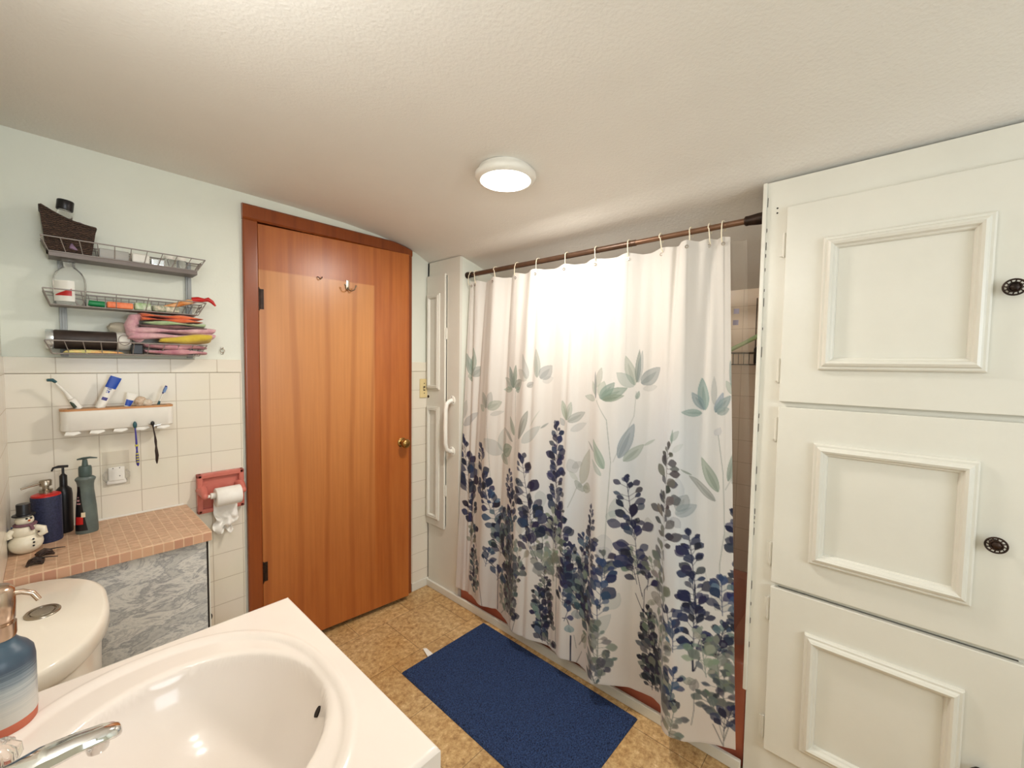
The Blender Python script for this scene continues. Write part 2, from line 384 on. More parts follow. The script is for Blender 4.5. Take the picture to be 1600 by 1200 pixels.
struct(MB().box(XL-.08, XL, YF, YB, 0, 2.2).build('wall_left', 'wall'))
# door wall with the door opening
DX0, DX1, DH = .640, 1.400, 2.020
w = MB(); w.box(XL-.08, DX0-.02, YB, YB+.1, 0, 2.2); w.box(DX1+.02, 2.42, YB, YB+.1, 0, 2.2); w.box(DX0-.02, DX1+.02, YB, YB+.1, DH+.02, 2.2)
struct(w.build('wall_back', 'wall'))
w = MB(); w.box(DX0-.15, DX1+.15, YB+.75, YB+.8, 0, 2.2); w.box(DX0-.2, DX0-.15, YB+.1, YB+.8, 0, 2.2); w.box(DX1+.15, DX1+.2, YB+.1, YB+.8, 0, 2.2); w.box(DX0-.2, DX1+.2, YB+.1, YB+.8, 2.2, 2.25); w.box(DX0-.2, DX1+.2, 2.30, YB+.8, -.05, 0)
struct(w.build('wall_hall', 'wall'))
# wall behind the camera; its unseen window is added for fill light
w = MB(); WX0, WX1, WZ0, WZ1 = .10, 1.00, 1.0, 1.90
w.box(XL-.08, WX0, YF-.08, YF, 0, 2.2); w.box(WX1, 2.42, YF-.08, YF, 0, 2.2); w.box(WX0, WX1, YF-.08, YF, 0, WZ0); w.box(WX0, WX1, YF-.08, YF, WZ1, 2.2)
struct(w.build('wall_front', 'wall'))
w = MB()
for a, b, c, d in ((WX0, WX0+.04, WZ0, WZ1), (WX1-.04, WX1, WZ0, WZ1), (WX0, WX1, WZ0, WZ0+.04), (WX0, WX1, WZ1-.04, WZ1), (WX0, WX1, 1.41, 1.44)): w.box(a, b, YF-.06, YF-.02, c, d)
struct(w.build('added_window_1', 'white'))
# right side: solid wall behind the built-in cabinet, then the tub alcove
struct(MB().box(XR+.012, 2.42, YF, -.62, 0, cz(1.60)-.003).build('wall_right', 'wall'))
struct(MB().box(XR+.46, 2.42, -.60, ALC_Y0-.02, 0, 1.86).build('wall_right.001', 'wall'))
struct(MB().box(XR+.02, ALC_X+.08, ALC_Y0-.020, ALC_Y0, 0, cz(2.42)-.002).build('wall_alcove_near', 'tileA'))
w = MB(); w.prism([(XR+.018, ALC_Y1, 0)]+[(x, ALC_Y1, cz(x)+.004) for x in (XR+.018, 1.71, 2.0, 2.34, 2.42)]+[(2.42, ALC_Y1, 0)], (0, .02, 0))
struct(w.build('wall_alcove_far', 'wall'))
struct(MB().box(1.645, ALC_X, ALC_Y1-.006, ALC_Y1, .36, 1.55).build('trim_6', 'tileA'))
struct(MB().box(ALC_X, ALC_X+.08, ALC_Y0-.02, ALC_Y1+.02, 0, 1.80).build('wall_alcove_back', 'tileB'))
# tile wainscot on the door wall and the left wall
w = MB(); w.box(XL, DX0-.068, YB-.008, YB, 0, 1.349); w.box(DX1+.055, XR, YB-.008, YB, 0, 1.349)
struct(w.build('trim_1', 'tile'))
w = MB()
for a, b in ((XL, DX0-.068), (DX1+.055, XR)):
    w.box(a, b, YB-.009, YB, 1.350, 1.405, .003)
struct(w.build('trim_2', 'tilecap'))
struct(MB().box(XL, XL+.004, .9, YB-.008, 0, 1.405).build('trim_3', 'tileL'))
# door casing (clipped by the sloping ceiling) and jambs
CW = .058
w = MB()
def casing_v(w, x0, x1, ztop): w.box(x0, x1, YB-.022, YB, 0, ztop, .006)
w.box(DX0-CW, DX0, YB-.022, YB+.0, 0, DH, .007)
w.box(DX1, DX1+.05, YB-.020, YB+.0, 0, DH, .006)
top = [(DX0-CW, DH), (DX1+.05, DH)]
pts = []
xx = [DX0-CW+i*(DX1+.05-DX0+CW)/24 for i in range(25)]
poly = [(x, YB, DH-.001) for x in xx]+[(x, YB, min(DH+.066, cz(x)-.004)) for x in xx[::-1]]
for (xa, xb) in zip(xx, xx[1:]):
    za, zb = min(DH+.066, cz(xa)-.004), min(DH+.066, cz(xb)-.004)
    pr_ = [(0, DH), (-.016, DH+.002), (-.022, DH+.01)]
    vs = []
    for x, zt in ((xa, za), (xb, zb)):
        for y, z in ((YB, DH), (YB-.016, DH), (YB-.022, DH+.008), (YB-.022, max(zt-.008, DH+.009)), (YB-.016, zt), (YB, zt)): vs.append((x, y, z))
    w.add(vs, [(i, (i+1) % 6, 6+(i+1) % 6, 6+i) for i in range(6)]+[(0, 1, 2, 3, 4, 5), (11, 10, 9, 8, 7, 6)])
struct(w.build('trim_4', 'casing'))
w = MB(); w.box(DX0-.02, DX0, YB, YB+.1, 0, DH); w.box(DX1, DX1+.02, YB, YB+.1, 0, DH); w.box(DX0-.02, DX1+.02, YB, YB+.1, DH, DH+.02)
w.box(DX0, DX0+.012, YB+.042, YB+.06, 0, DH); w.box(DX1-.012, DX1, YB+.042, YB+.06, 0, DH)
struct(w.build('trim_5', 'casing'))
# baseboards
struct(MB().box(DX1+.055, XR, YB-.016, YB-.008, 0, .05, .003).build('baseboard_back', 'white'))
w = MB(); w.box(XR-.015, XR, ALC_Y0+.002, YB-.016, 0, .043, .005)
struct(w.build('baseboard_right', 'white'))

# ------------------------------------------------------------------ the door, a few degrees open
TH = math.radians(-5.2)
dw, dt = .752, .035
DM = Matrix.Translation((DX0+.004, YB-.006, 0)) @ Matrix.Rotation(TH, 4, 'Z')
d_ = MB().box(0, dw, 0, dt, .028, DH-.006, .002).build('door_1', 'door'); d_.matrix_basis = DM; struct(d_)
def dpart(b, name, mt, label=None):
    o = b.build(name, mt, d_)
    if label: o['label'] = label
    return o
for zc in (1.68, .42):
    h = MB(); h.tube([(-.002, -.007, zc-.045), (-.002, -.007, zc+.045)], .0065, 10); h.box(.0, .02, -.002, .0005, zc-.045, zc+.045)
    h.tube([(-.002, -.007, zc+.045), (-.002, -.007, zc+.052)], .004, 8); h.tube([(-.002, -.007, zc-.052), (-.002, -.007, zc-.045)], .004, 8)
    for q in (-.03, 0, .03): h.tube([(-.002, -.007, zc+q-.002), (-.002, -.007, zc+q+.002)], .0072, 10)
    dpart(h, 'hinge', 'darkmetal', 'worn brown barrel hinge')
k = MB(); kc = (dw-.045, 0, .945)
k.lathe(kc, [(.027, 0), (.027, -.003), (.022, -.006), (.011, -.008), (.010, -.026), (.018, -.032), (.025, -.042), (.026, -.050), (.022, -.058), (.012, -.062), (.001, -.063)], 28, 'Y')
kb = dpart(k, 'door_knob', 'brass', 'round aged brass door knob')
# double coat hook and the small screw hook beside it
x0 = .40; z0 = 1.79
c = MB(); c.box(x0-.008, x0+.008, -.004, 0, z0-.018, z0+.03, .0015)
for sx in (-1, 1):
    c.tube([(x0, -.004, z0-.008), (x0+sx*.004, -.010, z0-.02), (x0+sx*.012, -.022, z0-.026), (x0+sx*.022, -.034, z0-.02), (x0+sx*.027, -.04, z0-.004)], [.0035, .003, .003, .003, .003], 8)
    c.ell((x0+sx*.027, -.04, z0-.002), (.005, .005, .005), nu=10, nv=6)
dpart(c, 'coat_hook', 'nickel', 'small double coat hook screwed to the door')
c = MB(); x0, z0 = .262, 1.815
c.tube([(x0-.01, 0, z0), (x0-.008, -.012, z0-.002), (x0, -.018, z0-.012), (x0+.008, -.014, z0-.004), (x0+.010, -.008, z0+.002)], .0022, 8)
dpart(c, 'screw_hook', 'darkmetal', 'tiny screw hook left in the door')

# ------------------------------------------------------------------ built-in cabinet (three stacked doors)
FX = XR            # face plane
cab = thing('built_in_cabinet', 'white built-in cabinet with three stacked panelled doors and ornate dark knobs', 'cabinet', (FX, -.05, 0))
f = MB(); YC0, YC1 = -.60, ALC_Y0
ctop = 1.997
f.box(FX, FX+.018, .245, YC1-.004, 0, ctop); f.box(FX, FX+.018, YC0, -.262, 0, ctop)
f.box(FX, FX+.018, -.262, .245, 1.885, ctop); f.box(FX, FX+.018, -.262, .245, 0, .150)
f.box(FX, FX+.018, -.262, .245, 1.262, 1.315); f.box(FX, FX+.018, -.262, .245, .694, .725)
f.box(FX+.018, FX+.45, YC0, YC0+.018, 0, ctop-.01); f.box(FX+.018, FX+.45, YC1-.024, YC1-.008, 0, ctop-.08)
f.build('face_frame', 'white', cab)
MB().box(FX+.43, FX+.448, YC0+.02, YC1-.03, 0, 1.85).build('back_panel', 'white', cab)
sh = MB(); sh.box(FX+.02, FX+.42, -.58, .29, 1.28, 1.298); sh.build('shelf', 'white', cab)
for zz in (.67, .10): MB().box(FX+.02, FX+.42, -.58, .29, zz, zz+.018).build('shelf', 'white', cab)
b = MB(); b.box(FX-.008, FX+.020, YC1-.006, YC1+.006, .30, ctop, .003)
lab(b.build('corner_bead', 'white', cab), 'thin corner bead with a hairline crack beside it')
# chipped paint line along the bead and two old screw holes
random.seed(11)
z = .45
while z < 1.98:
    h = random.uniform(.006, .035)
    if random.random() < .75: MB().box(FX-.0006, FX+.0002, YC1-.0085, YC1-.0068, z, z+h).build('paint_chip', 'dark', cab)
    z += h+random.uniform(.004, .07)
for yy, zz in ((.292, 1.912), (.292, 1.897)):
    b = MB(); b.lathe((FX-.0004, yy, zz), [(.0028, 0), (.0028, .0003)], 10, 'X'); b.build('screw_hole', 'dark', cab)
def moulding(y0, y1, z0, z1, xf, w=.036, h=.021, name='panel_moulding', parent=None, mt='white'):
    prof = [(0, 0), (0, .010), (.004, .013), (.009, .013), (.013, .018), (.019, h), (.025, .018), (.029, .010), (w-.003, .008), (w, .003), (w, 0)]
    b = MB(); n = len(prof); vs = []
    for (sy, sz, cy_, cz_) in ((1, 1, y0, z0), (-1, 1, y1, z0), (-1, -1, y1, z1), (1, -1, y0, z1)):
        for (o, hh) in prof: vs.append((xf-hh*h/.021, cy_+sy*o*w/.036, cz_+sz*o*w/.036))
    fs = []
    for c in range(4):
        d = (c+1) % 4
        for i in range(n-1): fs.append((c*n+i, d*n+i, d*n+i+1, c*n+i+1))
    b.add(vs, fs, False)
    return b.build(name, mt, parent)
def ornate_knob(y, z, xf, parent):
    k = MB()
    k.lathe((xf, y, z), [(.010, 0), (.010, -.002), (.005, -.004), (.0045, -.014), (.008, -.016)], 16, 'X')
    for r_, t in ((.0185, .0021), (.011, .0018)):
        k.tube([(xf-.020-(0 if r_ > .015 else .002), y+r_*math.cos(a), z+r_*math.sin(a)) for a in [2*PI*i/28 for i in range(28)]], t, 8, closed=True)
    for i in range(12):
        a = 2*PI*i/12; k.tube([(xf-.021, y+.010*math.cos(a), z+.010*math.sin(a)), (xf-.020, y+.0185*math.cos(a+.16), z+.0185*math.sin(a+.16))], .0014, 6)
    k.lathe((xf, y, z), [(.006, -.014), (.0105, -.018), (.0105, -.021), (.006, -.025), (.001, -.026)], 16, 'X')
    for i in range(6):
        a = 2*PI*i/6; k.ell((xf-.022, y+.0065*math.cos(a), z+.0065*math.sin(a)), (.003, .003, .003), nu=8, nv=5)
    return lab(k.build('knob', 'darkmetal', parent), 'ornate openwork dark metal knob')
def hinge(y, z, xf, parent, h=.034, mt='white'):
    k = MB(); k.tube([(xf, y, z-h), (xf, y, z+h)], .0045, 10)
    for zz in (z-h-.004, z+h): k.tube([(xf, y, zz), (xf, y, zz+.004)], .0035, 8)
    for q in (-.012, .012): k.tube([(xf, y, z+q-.0008), (xf, y, z+q+.0008)], .005, 10)
    k.box(xf+.001, xf+.004, y, y+.012, z-h, z+h)
    return k.build('hinge', mt, parent)
DF = FX-.019
for (z0, z1, mz0, mz1, kz, hz) in ((1.296, 1.905, 1.399, 1.790, 1.602, (1.79, 1.394)), (.708, 1.279, .806, 1.176, .978, (1.205, .795)), (.140, .692, .203, .582, .386, (.612, .204))):
    d = MB(); d.box(DF, FX-.001, -.275, .262, z0, z1, .0025)
    do = d.build('door', 'white', cab)
    moulding(-.175, .165, mz0, mz1, DF, parent=do)
    ornate_knob(-.208, kz, DF, do)
    for h_ in hz: hinge(.268, h_, FX-.006, do)

# ------------------------------------------------------------------ narrow linen closet beside the tub
lc = thing('linen_closet', 'narrow white built-in closet door with two tall moulded panels beside the tub', 'closet', (FX, 1.98, 0))
f = MB(); f.box(FX, FX+.018, ALC_Y1, 1.946, 0, 2.008); f.box(FX, FX+.018, 1.946, YB, 1.915, 2.008); f.box(FX, FX+.018, 1.946, YB, 0, .415); f.box(FX, FX+.018, 2.118, YB, 0, 2.008)
f.build('face_frame', 'white', lc)
MB().box(FX+.25, FX+.26, ALC_Y1+.03, YB, 0, 1.85).build('back_panel', 'white', lc)
d = MB(); d.box(DF+.004, FX-.001, 1.950, 2.122, .405, 1.925, .002); do = d.build('door', 'white', lc)
moulding(1.993, 2.112, 1.243, 1.812, DF+.004, w=.030, h=.016, parent=do)
moulding(1.993, 2.112, .448, 1.138, DF+.004, w=.030, h=.016, parent=do)
k = MB(); k.lathe((DF+.004, 2.104, 1.196), [(.009, 0), (.009, -.001), (.006, -.002), (.004, -.001)], 16, 'X')
lab(k.build('keyhole_plate', 'darkmetal', do), 'small dark round lock left without its knob')
for hz in (1.575, .64): hinge(1.944, hz, FX-.004, do, .03)
# ------------------------------------------------------------------ grab bar
gy, gz0, gz1 = 1.893, .885, 1.185
g = thing('grab_bar', 'curved white grab bar screwed to the closet frame beside the curtain', 'grab bar', (FX, gy, gz0))
bt = MB(); bt.tube([(FX, gy, gz0), (FX-.022, gy, gz0+.004), (FX-.042, gy, gz0+.018), (FX-.05, gy, gz0+.05), (FX-.051, gy, (gz0+gz1)/2), (FX-.05, gy, gz1-.05), (FX-.042, gy, gz1-.018), (FX-.022, gy, gz1-.004), (FX, gy, gz1)], .0125, 16)
bt.build('bar', 'plast', g)
for zz in (gz0, gz1):
    fl = MB(); fl.lathe((FX, gy, zz), [(.027, 0), (.027, -.004), (.024, -.006), (.014, -.007)], 24, 'X'); fo = fl.build('flange', 'plast', g)
    for a in (90, 210, 330):
        sc_ = MB(); sc_.lathe((FX-.0055, gy+.0195*math.cos(math.radians(a)), zz+.0195*math.sin(math.radians(a))), [(.0028, 0), (.0028, -.0014), (.001, -.002)], 10, 'X'); sc_.build('screw', 'darkmetal', fo)

# ------------------------------------------------------------------ bathtub
TX0, TX1, TZ = 1.600, ALC_X-.002, .372
tb = thing('bathtub', 'coral pink built-in bathtub behind the shower curtain', 'bathtub', (1.95, 1.08, 0))
y0, y1 = ALC_Y0+.002, ALC_Y1-.002
def tub_surf(b):
    # rounded-rectangle rings from the outer rim down into the basin
    def ring(ins, z, r):
        P = []; a0, a1, b0, b1 = TX0+ins, TX1-ins, y0+ins*1.15, y1-ins*1.15
        for (cx, cy_, s) in ((a1-r, b1-r, 0), (a0+r, b1-r, 90), (a0+r, b0+r, 180), (a1-r, b0+r, 270)):
            for i in range(9):
                t = math.radians(s+i*90/8); P.append((cx+r*math.cos(t), cy_+r*math.sin(t), z))
        return P
    R = [ring(0, .0, .004), ring(0, TZ-.012, .004), ring(.004, TZ-.003, .006), ring(.012, TZ, .01), ring(.065, TZ-.002, .10), ring(.075, TZ-.008, .11), ring(.095, TZ-.10, .12), ring(.13, .10, .13), ring(.18, .07, .13)]
    vs = [p for r in R for p in r]; n = 36; fs = []
    for j in range(len(R)-1):
        for i in range(n): fs.append((j*n+i, j*n+(i+1) % n, (j+1)*n+(i+1) % n, (j+1)*n+i))
    fs.append([(len(R)-1)*n+i for i in range(n)])
    b.add(vs, fs, True)
b = MB(); tub_surf(b); b.build('basin', 'tub', tb)
# ------------------------------------------------------------------ curtain rod and rings
RX, RZ = 1.632, 1.907
ro = thing('curtain_rod', 'brown tension rod stretched across the tub alcove just under the ceiling', 'curtain rod', (RX, 1.08, RZ))
MB().tube([(RX, .80, RZ), (RX, 1.822, RZ)], .0125, 18).build('outer_tube', 'rod', ro)
MB().tube([(RX, ALC_Y0+.03, RZ), (RX, .86, RZ)], .0105, 18).build('inner_tube', 'rodtube', ro)
b = MB(); b.lathe((RX, 1.832, RZ), [(.0185, 0), (.0185, -.012), (.0155, -.018), (.0155, -.045)], 20, 'Y'); b.build('end_cap', 'darkmetal', ro)
b = MB(); b.lathe((RX, ALC_Y0+.002, RZ), [(.021, 0), (.019, .03), (.016, .058), (.0165, .060), (.0165, .066), (.0125, .070)], 20, 'Y'); b.build('end_cap', 'darkmetal', ro)
RY = [1.790, 1.752, 1.600, 1.444, 1.306, 1.136, .980, .826, .693, .578, .512, .466]
words = ['first', 'second', 'third', 'fourth', 'fifth', 'sixth', 'seventh', 'eighth', 'ninth', 'tenth', 'eleventh', 'twelfth']
for i, y in enumerate(RY):
    random.seed(40+i); ang = random.uniform(-.25, .25); tw = random.uniform(-.010, .010)
    pts = []
    for k in range(15):
        a = math.radians(300-k*285/14)
        pts.append((RX-.004+.0185*math.cos(a), y+tw*(1-math.sin(a))*.6, RZ-.003+.0185*math.sin(a)))
    pts = [(RX-.010, y+tw*1.5, RZ-.060), (RX-.020, y+tw*1.4, RZ-.050)] + [(RX-.0225, y+tw*1.2, RZ-.03)] + [(RX-.0225, y+tw*.6, RZ-.006)] + arc((RX-.003, y, RZ-.004), .0195, PI, 0, 8, (1, 0, 0), (0, 0, 1)) + [(RX+.017, y, RZ-.016)]
    b = MB(); b.tube(pts, .0021, 8)
    o = b.build('curtain_ring', 'ring')
    tag(o, 'ivory hook-shaped curtain ring, %s along the rod counting from the closet end' % words[i], 'curtain ring', 'curtain rings on the rod')

# ------------------------------------------------------------------ shower curtain with the printed plants
def YLf(z): return 1.80+.02*(1.9-z)/1.82
def YRf(z): return .445-.11*np.clip((1.9-z)/1.82, 0, 1)
HEM = [(1.84, 1.545), (1.80, 1.555), (1.68, 1.552), (1.591, 1.518), (1.486, 1.553), (1.382, 1.516), (1.323, 1.475), (1.224, 1.483), (1.122, 1.518), (1.037, 1.482), (.966, 1.511), (.905, 1.500), (.86, 1.444), (.80, 1.49), (.729, 1.535), (.637, 1.551), (.596, 1.530), (.552, 1.428), (.493, 1.431), (.42, 1.49), (.32, 1.534)]
hy = np.array([h[0] for h in HEM][::-1]); hx = np.array([h[1] for h in HEM][::-1])
NU, NV = 620, 720
ZT, ZB = 1.868, .106
U = np.linspace(0, 1, NU)
Vv = np.linspace(0, 1, NV)
ZZ = (ZT-(ZT-ZB)*Vv)[:, None]*np.ones((1, NU))
ryn = np.array(RY)
YY = YLf(ZZ)+(YRf(ZZ)-YLf(ZZ))*U[None, :]
# smooth hem profile
ys = np.linspace(.30, 1.86, 800); hp = np.interp(ys, hy, hx)
ker = np.exp(-.5*(np.arange(-20, 21)/7.0)**2); ker /= ker.sum()
hps = np.convolve(np.pad(hp, 20, 'edge'), ker, 'valid')
trend = np.interp(ys, [.3, 1.86], [1.495, 1.535])
yb = YLf(.1)+(YRf(.1)-YLf(.1))*U            # hem position of each thread
fold = np.interp(yb, ys, hps-trend); base = np.interp(yb, ys, trend)
t = ((ZT-ZZ)/(ZT-ZB))
amp = .42+.66*np.clip(t, 0, 1)**.8
XX = (RX-.010)*(1-t**.85)+base[None, :]*t**.85+fold[None, :]*amp
# pleats running down from the rings
yt = YLf(1.9)+(YRf(1.9)-YLf(1.9))*U
rs = np.sort(ryn); dist = np.min(np.abs(yt[:, None]-rs[None, :]), axis=1)
gap = np.array([rs[min(np.searchsorted(rs, y), len(rs)-1)]-rs[max(np.searchsorted(rs, y)-1, 0)] for y in yt])+1e-3
pl = np.cos(2*PI*dist/np.maximum(gap, .05))*np.minimum(gap, .15)*.085
XX -= pl[None, :]*np.exp(-t*3.0)
XX += .0014*np.sin(yb*70+1.0)[None, :]*(1-.5*t)+.0006*np.sin(yb*131+ZZ*2.2)
for (a, b_, c, wd, dp) in ((1.77, -.02, 1, .009, .018), (1.70, .03, 1, .009, .018), (1.50, .0, 1, .010, .014), (1.30, -.05, 1, .011, .012), (1.10, -.03, 1, .011, .014), (.97, -.02, 1, .010, .012), (.62, -.02, 1, .010, .020), (.50, 0, 1, .012, .016), (.70, .05, 1, .02, .008), (.93, -.08, 1, .018, .006), (1.27, .05, 1, .014, .006)):
    XX += dp*np.exp(-.5*((YY-(a+b_*t))/wd)**2)*np.exp(-t*1.0)
# sag of the top edge between the rings
sag = np.minimum(dist, .05)/.05
ZZ = ZZ-(.010*sag[None, :]*np.exp(-t*14))
XX = np.minimum(XX, np.where((ZZ < .45), 1.588, 2.0))
# ---- print, drawn in cloth coordinates (metres across, height)
gu = U*1.4; gz = (ZT-(ZT-ZB)*Vv)
rng = np.random.RandomState(5)
def lin(c): c = np.array(c)/255.0; return np.where(c <= .04045, c/12.92, ((c+.055)/1.055)**2.4)
IMG = np.ones((NV, NU, 3))*lin([233, 228, 221])
def blob(u, z, ru, rz, col, a):
    d = ((gu[None, :]-u)/ru)**2+((gz[:, None]-z)/rz)**2; k = (np.exp(-d*1.2)*a)[..., None]
    IMG[:] = IMG*(1-k)+lin(col)*k
# pale blue watercolour wash, enlarged to paint in cool daylight on the lower cloth
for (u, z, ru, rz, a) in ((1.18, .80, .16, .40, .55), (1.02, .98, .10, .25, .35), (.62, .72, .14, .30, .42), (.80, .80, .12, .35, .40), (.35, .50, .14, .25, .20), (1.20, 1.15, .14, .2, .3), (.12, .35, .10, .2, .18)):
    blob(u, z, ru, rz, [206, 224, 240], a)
for (u, z, ru, rz, a) in ((1.30, .20, .16, .16, .35), (1.0, .25, .1, .2, .2), (.5, .2, .3, .1, .15)):
    blob(u, z, ru, rz, [222, 204, 182], a)
def leaf(u0, z0, u1, z1, w, col, a=1.0, edge=0.0, sharp=.6):
    # obovate leaf from its base (u0,z0) to its tip (u1,z1)
    Ln = math.hypot(u1-u0, z1-z0)+1e-6; dx, dz = (u1-u0)/Ln, (z1-z0)/Ln; m_ = w+.004
    i0, i1 = np.searchsorted(gu, min(u0, u1)-m_), np.searchsorted(gu, max(u0, u1)+m_)
    j0 = int(np.clip((ZT-max(z0, z1)-m_)/(ZT-ZB)*(NV-1), 0, NV)); j1 = int(np.clip((ZT-min(z0, z1)+m_)/(ZT-ZB)*(NV-1)+2, 0, NV))
    if i1 <= i0 or j1 <= j0: return
    du = gu[i0:i1][None, :]-u0; dzz = gz[j0:j1][:, None]-z0
    s = (du*dx+dzz*dz)/Ln; p = np.abs(-du*dz+dzz*dx)
    sc = np.clip(s, 0, 1); wid = w*np.sin(PI*sc**sharp)**.8
    inside = np.clip((wid-p)/.0016+.5, 0, 1)*(s > 0)*(s < 1)
    tone = 1.0+edge*np.clip(1-(wid-p)/.005, 0, 1)-.25*(sc-.5)*edge
    k = np.clip(inside*a*tone, 0, 1)[..., None]
    IMG[j0:j1, i0:i1] = IMG[j0:j1, i0:i1]*(1-k)+lin(col)*k
def stem(pts, w, col, a):
    for (p, q) in zip(pts, pts[1:]):
        m_ = w+.004; u0, z0 = p; u1, z1 = q; Ln = math.hypot(u1-u0, z1-z0)+1e-6; dx, dz = (u1-u0)/Ln, (z1-z0)/Ln
        i0, i1 = np.searchsorted(gu, min(u0, u1)-m_), np.searchsorted(gu, max(u0, u1)+m_)
        j0 = int(np.clip((ZT-max(z0, z1)-m_)/(ZT-ZB)*(NV-1), 0, NV)); j1 = int(np.clip((ZT-min(z0, z1)+m_)/(ZT-ZB)*(NV-1)+2, 0, NV))
        if i1 <= i0 or j1 <= j0: continue
        du = gu[i0:i1][None, :]-u0; dzz = gz[j0:j1][:, None]-z0
        s = np.clip(du*dx+dzz*dz, 0, Ln); d = np.hypot(du-s*dx, dzz-s*dz)
        k = (np.clip((w/2-d)/.0016+.6, 0, 1)*a)[..., None]
        IMG[j0:j1, i0:i1] = IMG[j0:j1, i0:i1]*(1-k)+lin(col)*k
SPIKES=[(0.012,0.949,0.092,0.574,0.0468,0.0540,"n"),(0.089,0.609,0.133,0.443,0.0450,0.0455,"n"),(0.163,0.942,0.202,0.688,0.0192,0.0455,"n"),(0.205,0.782,0.260,0.617,0.0376,0.0442,"n"),(0.383,0.850,0.422,0.632,0.0210,0.0320,"n"),(0.253,0.710,0.316,0.464,0.0405,0.0429,"b"),(0.344,0.638,0.407,0.331,0.0420,0.0352,"m"),(0.305,0.561,0.329,0.402,0.0602,0.0384,"m"),(0.409,0.638,0.447,0.345,0.0328,0.0384,"m"),(0.495,0.928,0.568,0.588,0.0570,0.0496,"n"),(0.550,0.721,0.581,0.546,0.0518,0.0527,"n"),(0.542,0.580,0.577,0.490,0.0444,0.0420,"n"),(0.673,1.120,0.682,0.812,0.0175,0.0377,"n"),(0.679,0.885,0.690,0.550,0.0385,0.0406,"n"),(0.709,0.760,0.733,0.593,0.0198,0.0348,"n"),(0.665,0.720,0.679,0.474,0.0350,0.0406,"s"),(0.874,0.800,0.877,0.487,0.0150,0.0270,"n"),(1.014,0.932,1.039,0.712,0.0405,0.0400,"n"),(1.039,0.750,1.058,0.566,0.0364,0.0450,"n"),(1.033,0.608,1.053,0.526,0.0338,0.0375,"n"),(1.202,1.101,1.189,0.875,0.0216,0.0360,"g"),(1.175,0.908,1.185,0.731,0.0312,0.0384,"g"),(1.159,0.711,1.185,0.516,0.0288,0.0408,"gs"),(1.274,0.808,1.292,0.638,0.0252,0.0345,"n"),(1.285,0.658,1.298,0.505,0.0294,0.0368,"n"),(1.290,0.558,1.290,0.423,0.0273,0.0330,"n"),(1.412,0.933,1.417,0.757,0.0120,0.0308,"n"),(1.408,0.712,1.418,0.481,0.0100,0.0308,"n"),(0.128,0.377,0.167,0.131,0.0384,0.0306,"m"),(0.256,0.405,0.243,0.322,0.0315,0.0363,"b"),(0.401,0.491,0.450,0.155,0.0320,0.0341,"d"),(0.395,0.310,0.438,0.150,0.0246,0.0288,"d"),(0.776,0.592,0.807,0.323,0.0310,0.0336,"m"),(0.821,0.592,0.849,0.299,0.0310,0.0308,"m"),(0.749,0.598,0.746,0.340,0.0198,0.0280,"n"),(0.627,0.441,0.660,0.105,0.0340,0.0290,"d"),(0.606,0.343,0.631,0.115,0.0245,0.0290,"m"),(0.939,0.582,0.932,0.402,0.0290,0.0442,"b"),(0.923,0.424,0.927,0.347,0.0377,0.0338,"b"),(1.099,0.568,1.092,0.516,0.0175,0.0312,"n"),(1.093,0.442,1.114,0.135,0.0264,0.0275,"d"),(1.121,0.345,1.128,0.143,0.0192,0.0288,"d"),(0.930,0.340,0.930,0.137,0.0392,0.0364,"gs"),(0.903,0.176,0.928,0.096,0.0261,0.0286,"gn"),(0.959,0.217,0.938,0.128,0.0243,0.0286,"gn"),(1.210,0.526,1.226,0.451,0.0276,0.0345,"n"),(1.233,0.489,1.233,0.397,0.0264,0.0276,"b"),(1.196,0.450,1.189,0.235,0.0138,0.0288,"gs"),(1.365,0.664,1.368,0.545,0.0220,0.0330,"b"),(1.327,0.440,1.371,0.417,0.0260,0.0308,"n"),(1.351,0.451,1.356,0.269,0.0266,0.0357,"gs"),(1.372,0.342,1.366,0.199,0.0300,0.0294,"gn"),(1.322,0.262,1.362,0.176,0.0240,0.0308,"gn"),(1.391,0.235,1.369,0.159,0.0152,0.0273,"n"),(1.238,0.330,1.227,0.232,0.0264,0.0322,"b"),(1.238,0.197,1.221,0.091,0.0264,0.0330,"gs"),(1.175,0.275,1.184,0.186,0.0138,0.0336,"gs"),(0.456,0.269,0.463,0.145,0.0468,0.0310,"gn"),(0.475,0.356,0.452,0.188,0.0351,0.0279,"gs"),(0.353,0.295,0.398,0.133,0.0336,0.0310,"s"),(0.672,0.134,0.673,0.111,0.0068,0.0112,"s"),(0.614,0.496,0.688,0.418,0.0350,0.0464,"s"),(1.398,0.430,1.404,0.264,0.0114,0.0252,"gs"),(0.478,0.514,0.510,0.431,0.0390,0.0434,"s"),(0.769,0.321,0.754,0.272,0.0192,0.0392,"b"),(0.326,0.318,0.303,0.259,0.0308,0.0416,"b"),(1.106,0.632,1.119,0.588,0.0225,0.0312,"s"),(1.306,0.475,1.323,0.328,0.0240,0.0308,"s"),]
